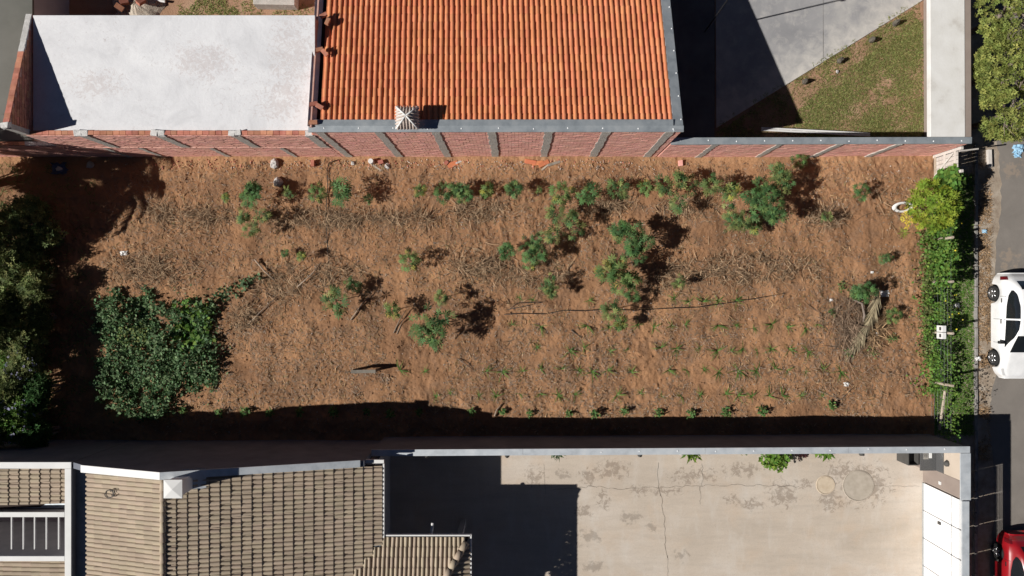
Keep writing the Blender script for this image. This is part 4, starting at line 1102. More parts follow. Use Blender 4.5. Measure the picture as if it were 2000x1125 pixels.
# seedlings: thin arching blades
def seedling_mesh(seed):
    rs = random.Random(seed); Vs, Fs, off = [], [], 0
    n = rs.randint(7, 10)
    for k in range(n):
        tv, tf = blade_t(rs.uniform(0.26, 0.5), rs.uniform(0.028, 0.045), 4, rs.uniform(0.35, 0.8))
        a = rs.uniform(0, 6.28); up = rs.uniform(0.5, 1.2)
        m = frames(np.array([[math.cos(a), math.sin(a), up]]), np.array([rs.uniform(-.3, .3)]), np.array([1.0]))
        v, f = instance(tv, tf, m, np.array([[0, 0, 0.02]])); Vs.append(v); Fs.append(f + off); off += len(v)
    V = np.concatenate(Vs); Fq = np.concatenate(Fs)
    me = np_mesh('seedling', V, Fq, np.repeat(np.array([rs.random() for _ in range(n)]), 4)); me.materials.append(l_young); return me
SEED = [seedling_mesh(s_) for s_ in range(6)]
rows_s = [(772, [852, 880, 935, 970, 1016, 1055, 1090, 1122, 1205, 1250, 1292, 1330, 1366, 1416, 1440, 1466, 1500, 1526, 1562, 1604], 'seedling row nearest the small bushes'),
          (723, [782, 830, 950, 981, 1020, 1056, 1096, 1130, 1155, 1186, 1232, 1305, 1341, 1374, 1402, 1440, 1476, 1512, 1536, 1572, 1606, 1640], 'second seedling row up from the shaded wall'),
          (682, [1048, 1112, 1140, 1190, 1226, 1290, 1321, 1365, 1400, 1426, 1450, 1478, 1506, 1540, 1576], 'third seedling row up from the shaded wall'),
          (637, [1000, 1056, 1146, 1190, 1246, 1276, 1312, 1338, 1402, 1436, 1470, 1506, 1536, 1572, 1596], 'fourth seedling row up from the shaded wall'),
          (586, [1016, 1042, 1150, 1316, 1346, 1372, 1402, 1436], 'uppermost short seedling row')]
for (py, xs, rname) in rows_s:
    for i, px in enumerate(xs):
        x_, y_ = g(px, py + random.uniform(-4, 4)); o = bpy.data.objects.new('seedling', SEED[(i * 7 + py) % 6]); COL.objects.link(o)
        o.location = (x_, y_, float(soil_z(x_, y_)) - 0.01); o.rotation_euler = (0, 0, random.uniform(0, 6.28)); q = random.uniform(0.5, 0.95); o.scale = (q, q, q)
        tag(o, '%s green seedling from the left in the %s' % (ORD[i], rname), 'seedling', rname)

# generic leafy volumes
def leaf_cloud(name, mat, pts, tmpl, scale, parent=None, tilt=0.5, world=True, out_from=None, varr=None):
    n = len(pts); tv, tf = tmpl
    if out_from is None: fr = flat_frames(n, tilt, rng.uniform(0.7, 1.3, n) * scale)
    else:
        d = pts - out_from; d = d / (np.linalg.norm(d, axis=1)[:, None] + 1e-6) + rng.normal(0, tilt, (n, 3)); d[:, 2] += 0.1
        fr = frames(d, rng.uniform(-1, 1, n), rng.uniform(0.7, 1.3, n) * scale)
    V, Fq = instance(tv, tf, fr, pts)
    me = np_mesh(name, V, Fq, np.repeat(rng.random(n), len(tf)))
    return obj(name, me, mat, parent, world)
def ellipsoid_pts(n, c, r, shell=0.5, zmin=-0.6):
    d = rand_dirs(n, zmin, 1.0); t = shell + (1 - shell) * rng.random(n)
    lump = 0.82 + 0.36 * fbm(d[:, 0] * 2.2 + c[0], d[:, 1] * 2.2 + d[:, 2] * 1.7 + c[1], int(abs(c[0] * 10)) % 97, 3)
    return np.array(c) + d * (t * lump)[:, None] * np.array(r)

# small bushes along the shaded wall
def bush_mesh(seed):
    global rng
    rng = np.random.default_rng(seed)
    pts = ellipsoid_pts(70, (0, 0, 0.12), (0.19, 0.17, 0.2), 0.35, -0.1); tv, tf = quad(0.105, 0.06)
    V, Fq = instance(tv, tf, flat_frames(len(pts), 0.5, rng.uniform(0.7, 1.3, len(pts))), pts)
    me = np_mesh('bush', V, Fq, rng.random(len(pts))); me.materials.append(l_cass); return me
BUSH = [bush_mesh(s_) for s_ in range(5)]
rng = np.random.default_rng(29)
xs = [362, 432, 482, 530, 588, 655, 718, 765, 820, 922, 983, 1035, 1110, 1160, 1218, 1285, 1347, 1415, 1485, 1620]
for i, px in enumerate(xs):
    x_, y_ = g(px, {362: 800, 1620: 790}.get(px, 803 + random.uniform(-4, 4))); o = bpy.data.objects.new('small_bush', BUSH[i % 5]); COL.objects.link(o)
    o.location = (x_, y_, float(soil_z(x_, y_))); o.rotation_euler = (0, 0, random.uniform(0, 6)); q = random.uniform(0.75, 1.15); o.scale = (q, q, q)
    tag(o, '%s small round bush from the left in the line beside the wall shadow' % ORD[i], 'bush', 'small bushes beside the wall shadow')

# vine patch (left) with its runner
def patch_points(poly, n, zf):
    P_ = np.array(poly); out = np.zeros((0, 2))
    while len(out) < n:
        q = rng.uniform(P_.min(0), P_.max(0), (n * 2, 2)); q = q[in_poly(q[:, 0] + 44 * (fbm(q[:, 0] / 12, q[:, 1] / 12, 5, 3) - 0.5) + rng.normal(0, 2.5, len(q)), q[:, 1] + 44 * (fbm(q[:, 0] / 12, q[:, 1] / 12, 6, 3) - 0.5) + rng.normal(0, 2.5, len(q)), poly)]
        out = np.concatenate([out, q])
    out = out[:n]; x_, y_ = (out[:, 0] - NX) / 50, (NY - out[:, 1]) / 50
    return np.stack([x_, y_, soil_z(x_, y_) + zf(x_, y_) * rng.uniform(0.25, 1.0, n)], 1)
heart = (np.array([(0, 0, 0), (0.35, -0.5, 0.05), (1, 0, -0.16), (0.35, 0.5, 0.05)]), np.array([(0, 1, 2, 3)]))
vp = [(212, 578), (240, 562), (262, 585), (290, 560), (300, 585), (322, 602), (350, 596), (385, 590), (425, 588), (412, 620), (416, 660), (432, 715), (418, 750), (385, 762), (345, 752), (338, 806), (300, 820), (262, 812), (225, 790), (200, 770), (203, 735), (182, 705), (200, 660), (192, 620)]
vt = thing('vine_patch', 'broad dark green mat of creeping vine leaves at the left', 'vine', (*g(300, 690), 0))
vz = lambda x_, y_: 0.05 + 1.1 * np.clip(fbm(x_ * 1.1, y_ * 1.1, 77, 3) - 0.25, 0, 1)
pp = patch_points(vp, 10500, vz); pp = pp[fbm(pp[:, 0] * 2.6, pp[:, 1] * 2.6, 88, 3) > 0.25]
leaf_cloud('leaves', l_vine, pp[:6500], heart, 0.115, vt, 0.75)['kind'] = 'stuff'
leaf_cloud('small_leaves', l_cass2, pp[6500:] + [0, 0, 0.03], heart, 0.07, vt, 0.8)['kind'] = 'stuff'
leaf_cloud('yellowed_leaves', l_cass3, patch_points([(225, 640), (300, 630), (280, 680), (240, 670)], 130, vz) + [0, 0, 0.12], heart, 0.09, vt, 0.6)['kind'] = 'stuff'
leaf_cloud('stray_leaves', l_vine, patch_points([(190, 560), (430, 555), (455, 720), (420, 790), (340, 826), (220, 822), (185, 720)], 420, lambda a, b: 0.12 + 0 * a), heart, 0.08, vt, 0.6)['kind'] = 'stuff'
leaf_cloud('big_leaves', l_hedge, patch_points([(335, 595), (425, 590), (415, 650), (400, 700), (350, 680)], 260, lambda a, b: 0.3 + 0 * a), heart, 0.17, vt, 0.5)['kind'] = 'stuff'
rn = thing('vine_runner', 'narrow green vine runner creeping right from the leaf mat', 'vine', (*g(460, 570), 0))
leaf_cloud('leaves', l_vine, patch_points([(408, 590), (440, 565), (490, 540), (515, 535), (512, 552), (470, 572), (440, 592), (415, 612)], 140, lambda a, b: 0.18 + 0 * a), heart, 0.12, rn, 0.6)['kind'] = 'stuff'

# straw heaps
def straw(name, label, px, py, rx, ry, n, hgt=0.16, mat=None, lmin=0.1, lmax=0.62, cat='straw', wd=0.02, ang=None, group='dry straw heaps on the lot'):
    n = int(n * 1.6); a = rng.uniform(0, 6.28, n); q = np.sqrt(rng.random(n)) * (0.55 + 0.95 * rng.random(n))
    cx_ = px + rx * q * np.cos(a); cy_ = py + ry * q * np.sin(a)
    if rx > 30: k_ = fbm(cx_ / 15, cy_ / 11, 71, 3) > rng.uniform(0.3, 0.58, n); cx_, cy_, q = cx_[k_], cy_[k_], q[k_]; n = len(q)
    x_, y_ = (cx_ - NX) / 50, (NY - cy_) / 50
    z_ = soil_z(x_, y_) + hgt * np.clip(1.1 - q, 0.05, 1) * rng.uniform(0.15, 1, n) + 0.015
    L = rng.uniform(lmin, lmax, n)
    yaw = rng.uniform(0, 6.28, n) if ang is None else rng.normal(ang, 0.55, n)
    tv, tf = blade_t(1.0, 1.0, 4, 0.0)
    tv = tv.copy(); 
    fr = frames(np.stack([np.cos(yaw), np.sin(yaw), rng.normal(0, 0.1, n)], 1), rng.uniform(-0.8, 0.8, n), np.ones(n))
    V = []
    for i in range(n):
        w_ = tv * [L[i], wd * rng.uniform(0.5, 1.3), 1]; w_[:, 1] += 0.25 * L[i] * rng.normal(0, 0.5) * (w_[:, 0] / L[i]) ** 2; w_[:, 2] += 0.05 * np.sin(w_[:, 0] / L[i] * 3.1) - 0.02
        V.append(w_ @ fr[i].T + [x_[i], y_[i], z_[i]])
    V = np.concatenate(V); Fq = (tf[None] + (np.arange(n) * len(tv))[:, None, None]).reshape(-1, 4)
    me = np_mesh(name, V, Fq, np.repeat(rng.random(n), len(tf)))
    return tag(obj(name, me, mat or m_straw), label, cat, group, 'stuff' if name == 'straw_scatter' else None)
for args in [('straw_heap', 'dry straw strewn at the left end of the upper straw row', 395, 428, 62, 24, 420), ('straw_heap', 'straw heap half covered by the feathery tree shadow', 320, 418, 40, 22, 220),
             ('straw_heap', 'long thin straw bed below the left cassava plants', 650, 428, 105, 17, 620), ('straw_heap', 'straw bed in the upper row left of the middle', 800, 430, 62, 18, 340), ('straw_heap', 'straw strip in the upper row under the middle cassava plants', 940, 412, 75, 20, 420),
             ('straw_heap', 'straw patch just above the cassava with long shadow', 1180, 402, 60, 14, 260), ('straw_heap', 'brown straw patch below the right part of the wall row', 1345, 405, 55, 20, 260), ('straw_heap', 'dark tangled straw heap above the green vine mat', 300, 525, 75, 34, 620),
             ('straw_heap', 'straw heap with crossing sticks right of the vine runner', 560, 555, 55, 38, 480), ('straw_heap', 'straw around the round dark cassava at lower left', 660, 530, 45, 34, 340), ('straw_heap', 'straw heap in the centre left of the lot', 940, 515, 70, 32, 620),
             ('straw_heap', 'straw strewn beneath the slim central cassava', 1060, 535, 70, 26, 360), ('straw_heap', 'big pale straw heap right of the lot centre', 1440, 522, 95, 36, 800), ('straw_heap', 'straw scattered under the largest cassava bush', 1310, 540, 50, 34, 260),
             ('straw_heap', 'straw ring around the small cassava near the right end', 1615, 428, 40, 24, 300), ('straw_heap', 'sparse straw right of the big pale heap', 1560, 530, 45, 28, 200), ('straw_heap', 'short straw heap left of the crossed sticks', 480, 620, 26, 26, 160)]:
    straw(*args)
straw('straw_scatter', 'pale dry stalks fanned out left of the white ring', 1728, 405, 36, 30, 40, 0.06, m_straw, 0.4, 1.0, 'straw', 0.02)
straw('brush_pile', 'grey twiggy brush pile left of the fallen palm frond', 1655, 628, 46, 58, 760, 0.35, m_brush, 0.3, 0.9, 'brush', 0.022, group='garden waste near the right end')
straw('straw_scatter', 'loose dry stalks in the lower right corner of the lot', 1660, 745, 90, 40, 220, 0.03, m_litter, 0.1, 0.45, 'straw', 0.014)
# crossed sticks
def stick(label, pts, r_=0.018, mat=None, cat='stick', name='stick'):
    P3 = []
    for (px, py, z) in pts:
        x_, y_ = g(px, py); P3.append((x_, y_, float(soil_z(x_, y_)) + z))
    mb = MB(); mb.tube(P3, [r_] * (len(P3) - 1) + [r_ * 0.6], 6)
    return tag(mb.build(name, mat or m_twig, smooth=True), label, cat)
stick('thick stick at the left of the crossing straw heap', [(500, 507, 0.12), (520, 530, 0.12), (540, 548, 0.1)], 0.03)
stick('long straight stick slanting right across the crossing straw heap', [(585, 560, 0.15), (612, 535, 0.15), (630, 512, 0.12)], 0.022)
stick('slanting dry stalk below the crossing straw heap', [(485, 635, 0.05), (512, 608, 0.08), (545, 578, 0.1)], 0.02)
stick('pale stick slanting up between two cassava plants at lower left', [(686, 625, 0.04), (708, 595, 0.08), (728, 572, 0.08)], 0.025)
stick('stick leaning below the cassava at crossed sticks', [(770, 650, 0.03), (782, 625, 0.1), (795, 605, 0.1)], 0.02)
stick('second stick beside the leaning one', [(776, 652, 0.03), (790, 622, 0.12)], 0.018)
stick('dry cane lying between two seedling rows', [(1115, 645, 0.04), (1136, 660, 0.05)], 0.02)
stick('dry cane at the left of the second seedling row', [(895, 700, 0.05), (925, 722, 0.04)], 0.018)
stick('bent root lying above the small bushes', [(966, 812, 0.03), (970, 800, 0.07), (980, 788, 0.05)], 0.025)
stick('thin cane above the third seedling row', [(1350, 662, 0.03), (1400, 655, 0.06)], 0.01)
stick('thin cane in the lower right of the lot', [(1595, 762, 0.04), (1640, 780, 0.05), (1665, 755, 0.05)], 0.012)
stick('dry stalk below the fallen frond', [(1682, 728, 0.03), (1705, 712, 0.05)], 0.012)
hz_pts = [(985, 614, 0.05), (1020, 612, 0.06), (1065, 613, 0.05), (1100, 606, 0.06), (1140, 607, 0.06), (1180, 604, 0.05), (1240, 606, 0.05), (1300, 602, 0.05), (1360, 600, 0.05), (1430, 590, 0.05), (1480, 582, 0.05), (1530, 573, 0.05)]
stick('thin black irrigation hose running across the lot', hz_pts, 0.014, m_black, 'hose', 'hose')
stick('short looped end of black hose left of the long one', [(990, 605, 0.05), (1030, 597, 0.07), (1060, 590, 0.05), (1010, 592, 0.05), (996, 603, 0.05)], 0.012, m_black, 'hose', 'hose')
stick('dark hose running down from the brick wall at left', [(662, 312, 0.06), (645, 318, 0.06), (640, 330, 0.05), (641, 365, 0.06), (638, 420, 0.05), (641, 490, 0.05), (645, 530, 0.05)], 0.014, m_black, 'hose', 'hose')
# fallen palm frond
fr_ = thing('palm_frond', 'large fallen dry palm frond with drooping leaflets near the right end', 'frond', (*g(1700, 620), 0.1))
p0, p1 = Vector((*g(1706, 562), 0.42)), Vector((*g(1655, 695), 0.12))
mid = p0.lerp(p1, 0.5) + Vector((0.28, 0.05, 0.16))
def bez(t): return p0 * (1 - t) ** 2 + mid * 2 * t * (1 - t) + p1 * t * t
mb = MB(); mb.tube([bez(i / 10) for i in range(11)], [0.045 - 0.003 * i for i in range(11)], 7); mb.build('midrib', m_palm, fr_, True)
n = 360; T = rng.uniform(0.05, 1.0, n); side = np.where(rng.random(n) < 0.5, -1, 1)
dirs, locs = [], []
for i in range(n):
    b_ = bez(T[i]); d_ = (bez(min(1, T[i] + 0.02)) - bez(T[i] - 0.02)).normalized()
    s_ = Vector((-d_.y, d_.x, 0)) * side[i]
    v_ = d_ * 1.0 + s_ * rng.uniform(0.05, 0.5) + Vector((0, 0, rng.uniform(-0.18, 0.12)))
    dirs.append(v_); locs.append(b_ + Vector((0, 0, 0.02)))
tv, tf = blade_t(0.62, 0.045, 3, 0.12)
V, Fq = instance(tv, tf, frames(np.array([list(v) for v in dirs]), rng.uniform(-1, 1, n), rng.uniform(0.5, 1.2, n)), np.array([list(v) for v in locs]))
o = obj('leaflets', np_mesh('leaflets', V, Fq, np.repeat(rng.random(n), len(tf))), m_palm, fr_)
fr2 = thing('palm_frond', 'smaller curled palm stem left of the large fallen frond', 'frond', (*g(1672, 590), 0.1))
mb = MB(); mb.tube([(*g(1660, 585), 0.2), (*g(1676, 592), 0.3), (*g(1682, 615), 0.25), (*g(1680, 640), 0.15)], [0.02, 0.045, 0.05, 0.03], 7); mb.build('midrib', m_bark, fr2, True)

straw('brush_pile', 'brown leafy brush heaped right of and under the palm frond', 1705, 640, 26, 46, 220, 0.25, m_litter, 0.2, 0.7, 'brush', 0.024, group='garden waste near the right end')
for (px, py, r_, lab) in ((1642, 560, 0.2, 'low green weed tuft above the twiggy brush pile'), (1622, 610, 0.12, 'small bright weed left of the twiggy brush pile'), (1655, 690, 0.2, 'green weed tuft below the twiggy brush pile'), (1700, 690, 0.22, 'green weed tuft at the lower end of the palm frond'), (1738, 660, 0.2, 'sparse weed right of the palm frond')):
    x_, y_ = g(px, py); o = leaf_cloud('weed_tuft', l_cass, ellipsoid_pts(60, (x_, y_, 0.12), (r_ * 1.3, r_, 0.12), 0.2, -0.1), quad(0.12, 0.03), 1.0, None, 0.7); tag(o, lab, 'weed', 'weed tufts by the brush')
# loose litter, pebbles and weeds over the lot
def scatter_xy(n, x0=230, x1=1808, y0=315, y1=846):
    return rng.uniform(x0, x1, n), rng.uniform(y0, y1, n)
def litter(name, n, l, w, mat, label, cat, x0=200, x1=1808, y0=315, y1=846, thr=0.0, up=0.03):
    px, py = scatter_xy(n, x0, x1, y0, y1); k = fbm(px / 60, py / 45, 8, 3) > thr; px, py = px[k], py[k]; n = len(px)
    x_, y_ = (px - NX) / 50, (NY - py) / 50
    tv, tf = blade_t(1.0, w / l, 2, 0.1); a = rng.uniform(0, 6.28, n)
    fr = frames(np.stack([np.cos(a), np.sin(a), rng.normal(0.05, 0.25, n)], 1), rng.uniform(-.7, .7, n), l * rng.uniform(0.35, 1.5, n))
    V, Fq = instance(tv, tf, fr, np.stack([x_, y_, soil_z(x_, y_) + up * rng.random(n)], 1))
    return tag(obj(name, np_mesh(name, V, Fq, np.repeat(rng.random(n), len(tf))), mat), label, cat, None, 'stuff')
litter('dry_litter', 26000, 0.14, 0.02, m_litter, 'dry leaf and stalk bits littering the bare soil', 'litter', thr=0.42)
litter('fine_litter', 26000, 0.09, 0.018, m_twig, 'fine dark plant crumbs over the bare soil', 'litter', thr=0.36)
litter('weed_blades', 5200, 0.13, 0.014, l_tall, 'sparse dull green weed blades on the soil', 'weeds', thr=0.5)
litter('brown_weeds', 9000, 0.12, 0.012, m_twig, 'brownish dead weeds on the lower half of the soil', 'weeds', 420, 1780, 640, 815, 0.45, 0.1)
def pebbles(name, n, px, py, rx, ry, smin, smax, mat, label, zf=soil_z):
    ic = np.array([(1, 0, -.3), (0.3, 0.95, -.3), (-0.8, 0.6, -.3), (-0.8, -0.6, -.3), (0.3, -0.95, -.3), (0.55, 0.35, .55), (-0.45, 0.5, .6), (-0.4, -0.5, .5), (0.5, -0.4, .6)]) * 0.5
    fq = np.array([(0, 1, 5, 5), (1, 2, 6, 5), (2, 3, 7, 6), (3, 4, 8, 7), (4, 0, 5, 8), (5, 6, 7, 8)])
    fq = np.array([(0, 1, 5), (1, 6, 5), (1, 2, 6), (2, 7, 6), (2, 3, 7), (3, 8, 7), (3, 4, 8), (4, 5, 8), (4, 0, 5), (5, 6, 7), (5, 7, 8)])
    x_ = (rng.uniform(px - rx, px + rx, n) - NX) / 50; y_ = (NY - rng.uniform(py - ry, py + ry, n)) / 50
    V, Fq = instance(ic, fq, flat_frames(n, 0.3, rng.uniform(smin, smax, n)), np.stack([x_, y_, zf(x_, y_) + 0.012], 1))
    return tag(obj(name, np_mesh(name, V, Fq, np.repeat(rng.random(n), len(fq))), mat), label, 'pebbles', None, 'stuff')
pebbles('pebbles', 620, 1010, 580, 800, 265, 0.02, 0.06, m_pebble, 'small pale pebbles dotted over the lot')
pebbles('rubble_crumbs', 260, 860, 322, 420, 10, 0.02, 0.07, m_pebble, 'pale mortar crumbs along the foot of the brick wall')
pebbles('brick_crumbs', 260, 760, 321, 470, 9, 0.02, 0.08, m_brick, 'broken orange brick crumbs along the brick wall')
pebbles('soil_clods', 4200, 1010, 580, 800, 265, 0.02, 0.075, m_soil, 'small soil clods scattered over the lot')

# ------------------------------------------------------------------ rubble along the wall foot
def rock(label, px, py, r_, mat, zs=0.7, z=0.0, cat='rubble', group=None, name='rubble_stone'):
    x_, y_ = g(px, py); nu, nv = 8, 5; mb = MB(); vs, fs = [], []
    sd_ = random.randint(0, 999)
    for j in range(nv + 1):
        th = math.pi * j / nv
        for i in range(nu):
            ph = 2 * math.pi * i / nu
            d = (math.sin(th) * math.cos(ph), math.sin(th) * math.sin(ph), math.cos(th))
            k = 0.45 + 1.0 * float(fbm(np.array([d[0] * 2.6 + d[2] * 2 + sd_]), np.array([d[1] * 2.6 - d[2] + sd_]), sd_, 2)[0]) + random.uniform(-0.08, 0.08)
            vs.append((x_ + d[0] * r_ * k, y_ + d[1] * r_ * k, z + 0.03 + max(-0.3, d[2]) * r_ * zs * k + r_ * zs * 0.3))
    for j in range(nv):
        for i in range(nu): fs.append((j * nu + i, (j + 1) * nu + i, (j + 1) * nu + (i + 1) % nu, j * nu + (i + 1) % nu))
    mb.add(vs, fs); return tag(mb.build(name, mat), label, cat, group)
def block(name, label, cat, px, py, size, rz, mat, z=None, tilt=0.0, group=None, bev=0.006):
    x_, y_ = g(px, py); z = float(soil_z(x_, y_)) + size[2] / 2 if z is None else z
    mb = MB(); mb.box((x_, y_, z), size, mat=Matrix.Rotation(rz, 3, 'Z') @ Matrix.Rotation(tilt, 3, 'Y'), jit=0.004)
    return tag(bevel(mb.build(name, mat), bev, 1), label, cat, group)
rock('white lump of concrete against the brick wall at left', 538, 321, 0.2, m_stone, 0.8); rock('pale split stone standing below the wall, left part', 545, 356, 0.2, m_stone, 1.0)
rock('small speckled stone beside the upright clay brick', 757, 325, 0.12, m_stone); rock('flat grey stone at the foot of the third concrete column', 690, 319, 0.09, m_stone)
rock('white stone in the shade of the left trees', 118, 330, 0.14, m_stone); rock('yellowish stone in the shade at left', 178, 322, 0.15, m_sand)
block('brick', 'clay brick standing on end left of the hose', 'brick', 613, 320, (0.13, 0.24, 0.19), 0.0, m_brick); block('brick', 'square clay brick right of the white can', 'brick', 745, 318, (0.2, 0.16, 0.12), 0.3, m_brick)
block('brick', 'pinkish broken brick at the wall foot near the boundary wall', 'brick', 1329, 319, (0.16, 0.22, 0.12), 0.1, m_brickface)
block('plank', 'short wooden offcut below the white can', 'plank', 738, 329, (0.4, 0.07, 0.03), -0.6, m_wood); block('plank', 'pale wooden offcut behind the two orange tile shards', 'plank', 897, 316, (0.32, 0.07, 0.03), 0.4, m_woodpale)
block('roof_tile', 'orange roof tile shard at the wall, left one of a pair', 'tile', 884, 321, (0.42, 0.2, 0.05), 0.35, m_tile, tilt=0.1); block('roof_tile', 'darker roof tile shard leaning on the left of the pair', 'tile', 872, 318, (0.16, 0.14, 0.06), 0.9, m_brick)
for i, (px, py, rz, nm) in enumerate(((1036, 317, -0.15, 'leftmost'), (1050, 319, 0.1, 'middle'), (1062, 320, 0.45, 'rightmost'))):
    block('roof_tile', '%s of three stacked orange roof tiles at the brick wall' % nm, 'tile', px, py, (0.44, 0.17, 0.05), rz, m_tile, tilt=0.06, group='orange tiles at the wall')
block('plank', 'grey plank lying right of the three orange tiles', 'plank', 1082, 320, (0.5, 0.1, 0.04), 0.3, m_woodold); block('plank', 'thin plank under the rightmost orange tile', 'plank', 1066, 326, (0.42, 0.06, 0.03), 0.7, m_wood)
x_, y_ = g(727, 317); mb = MB(); mb.lathe((x_, y_, 0.02), [(0.001, 0.0), (0.1, 0.0), (0.1, 0.26), (0.09, 0.27), (0.001, 0.265)], 16); tag(mb.build('can', m_white), 'white cylindrical can against the brick wall', 'can')
# bench of boards with its shadow
bn = thing('board_trestle', 'weathered grey board resting on two splayed boards, lower left of lot', 'bench', (*g(712, 725), 0))
bz = 0.62; xa, ya_ = g(693, 722); xb, yb2 = g(740, 722)
mb = MB(); mb.box(((xa + xb) / 2, ya_, bz), (xb - xa, 0.13, 0.035), 0.02); mb.build('board', m_woodold, bn)
for q, (sx, ex) in enumerate(((xa + 0.06, xa - 0.05), (xb - 0.06, xb + 0.03))):
    mb = MB(); mb.tube([(sx, ya_, bz - 0.02), (ex, ya_ - 0.02 + 0.05 * q, 0.0)], 0.05, 4); mb.build('leg', m_woodold, bn)

# scraps
def scrap(label, px, py, s_, mat, cat='litter', z=None):
    x_, y_ = g(px, py); z = float(soil_z(x_, y_)) if z is None else z; nn = 6; mb = MB(); vs = []
    for j in range(nn):
        for i in range(nn):
            vs.append((x_ + (i / (nn - 1) - .5) * s_ * (1 + random.uniform(-.25, .25)), y_ + (j / (nn - 1) - .5) * s_ * 0.7 * (1 + random.uniform(-.25, .25)), z + 0.03 + random.uniform(0, 0.35) * s_ * (1 - abs(i - 2.5) / 4)))
    mb.add(vs, [(j * nn + i, j * nn + i + 1, (j + 1) * nn + i + 1, (j + 1) * nn + i) for j in range(nn - 1) for i in range(nn - 1)])
    return tag(mb.build('plastic_scrap', mat), label, cat)
scrap('crumpled white plastic right of the palm frond tip', 1726, 574, 0.34, m_trash_w); scrap('small white scrap left of the brush pile', 1622, 586, 0.12, m_trash_w); scrap('white scrap under the right side of the palm frond', 1712, 652, 0.16, m_trash_w)
scrap('tiny white scrap above the palm frond', 1701, 532, 0.12, m_trash_w); scrap('white scrap near the vine mat in the shade edge', 243, 495, 0.26, m_trash_w); scrap('pale scrap in the lower right corner', 1650, 750, 0.2, m_trash_w)
scrap('blue bag at the road edge below the tree shadow', 1923, 452, 0.2, m_trash_b, z=-0.04); scrap('light blue bag on the road at the top right, larger', 1988, 291, 0.42, m_trash_b, z=-0.03); scrap('smaller light blue bag just below the larger one on the road', 1986, 303, 0.28, m_trash_b, z=-0.03)
scrap('pale plastic bag lying on the verge grass', 1866, 596, 0.26, m_trash_w, z=0.0); scrap('white bag on the kerb beside the white car', 1907, 700, 0.22, m_trash_w, z=0.06)
scrap('dark blue sack in the shade of the brick wall at left', 118, 330, 0.6, M('dark_blue_sack', [(0.06, 0.09, 0.16)], 3, 0.6, 0.2))

# white painted ring (old tyre) by the yellow shrub
tr = at(1757, 405, 0.08); mb = MB(); nu, nv = 28, 10; vs, fs = [], []
for i in range(nu):
    a = 2 * math.pi * i / nu
    for j in range(nv):
        b_ = 2 * math.pi * j / nv; rr = 0.26 + 0.075 * math.cos(b_)
        vs.append((tr.x + 0.1 + rr * math.cos(a) * 1.25, tr.y + rr * math.sin(a) * 0.62, 0.12 + 0.07 * math.sin(b_) + rr * math.sin(a) * 0.3))
for i in range(nu):
    for j in range(nv): fs.append((i * nv + j, ((i + 1) % nu) * nv + j, ((i + 1) % nu) * nv + (j + 1) % nv, i * nv + (j + 1) % nv))
mb.add(vs, fs); tag(mb.build('painted_tyre', m_white, smooth=True), 'white painted tyre lying half under the yellow-green shrub', 'tyre')

# ------------------------------------------------------------------ right boundary: gate, posts, wires, hedge, shrubs, verge
wg = thing('wooden_gate', 'pale wooden board gate with diagonal brace at the lot corner', 'gate', (*g(1822, 328), 0))
gx = g(1822, 0)[0]
for i in range(5):
    y0 = g(0, 311 + i * 7.4)[1]; mb = MB(); mb.box((gx, y0 - 0.07, 0.82), (0.025, 0.135, 1.4), 0); mb.build('board', m_woodpale, wg)
for z in (0.2, 0.78, 1.4):
    mb = MB(); mb.box((gx - 0.035, g(0, 328)[1], z), (0.03, 0.78, 0.1)); mb.build('rail', m_wood if z < 0.5 else m_woodpale, wg)
mb = MB(); mb.tube([(gx - 0.07, g(0, 345)[1], 0.25), (gx - 0.07, g(0, 312)[1], 1.35)], 0.035, 4); mb.build('brace', m_woodpale, wg)
for i, (yy, lab) in enumerate(((307, 'square pale gate post against the brick wall'), (349, 'square pale gate post beside the dark green bush'))):
    mb = MB(); mb.box((gx + 0.02, g(0, yy)[1], 0.85), (0.11, 0.11, 1.75)); tag(bevel(mb.build('gate_post', m_woodpale), 0.008), lab, 'post', 'gate posts')
rp_ = at(1892, 293, 1.6); mb = MB(); mb.box(rp_, (0.7, 0.05, 0.06), 0.12); tag(mb.build('rail', m_woodpale), 'grey timber rail running from the gate post to the street tree', 'rail')
mb = MB(); mb.box((g(1931, 0)[0], g(0, 310)[1], 0.03), (0.14, 0.68, 0.12), 0.03); tag(mb.build('timber', m_woodpale), 'short pale timber lying at the road edge below the street tree', 'timber')
for i, (yy, lab) in enumerate(((400, 'fence post hidden in the yellow-green shrub'), (470, 'fence post in the upper dense hedge'), (552, 'pale fence post in the thinner middle of the hedge'), (648, 'fence post behind the white meter boxes'), (745, 'leaning pale fence post at the lower end of the hedge'))):
    x_, y_ = g(1815, yy); mb = MB(); mb.tube([(x_, y_, -0.1), (x_ + 0.02, y_ + 0.02, 1.42)], [0.055, 0.05], 7); tag(mb.build('fence_post', m_wood), lab, 'post', 'fence posts along the street side')
x0, y0 = g(1816, 756); x1, y1 = g(1838, 838)
mb = MB(); mb.tube([(x0, y0, 0.95), (x1 - 0.1, y1, 0.06)], 0.05, 6); tag(mb.build('leaning_pole', m_wood), 'wooden pole leaning down from the fence post into the wall shadow', 'pole')
wf = thing('wire_fence', 'thin wire mesh fence strung between posts along the street side', 'fence', (*g(1816, 600), 0))
mb = MB(); xf = g(1816, 0)[0]
for k in range(66):
    yy = g(0, 590 + k * 4)[1]; mb.tube([(xf, yy, 0.05), (xf, yy, 1.35)], 0.002, 3, cap=False)
for z in (0.1, 0.3, 0.5, 0.7, 0.9, 1.1, 1.3): mb.tube([(xf, g(0, 350)[1], z), (xf, g(0, 852)[1], z)], 0.0025, 3, cap=False)
o = mb.build('wire_mesh', m_steel, wf); o['kind'] = 'stuff'
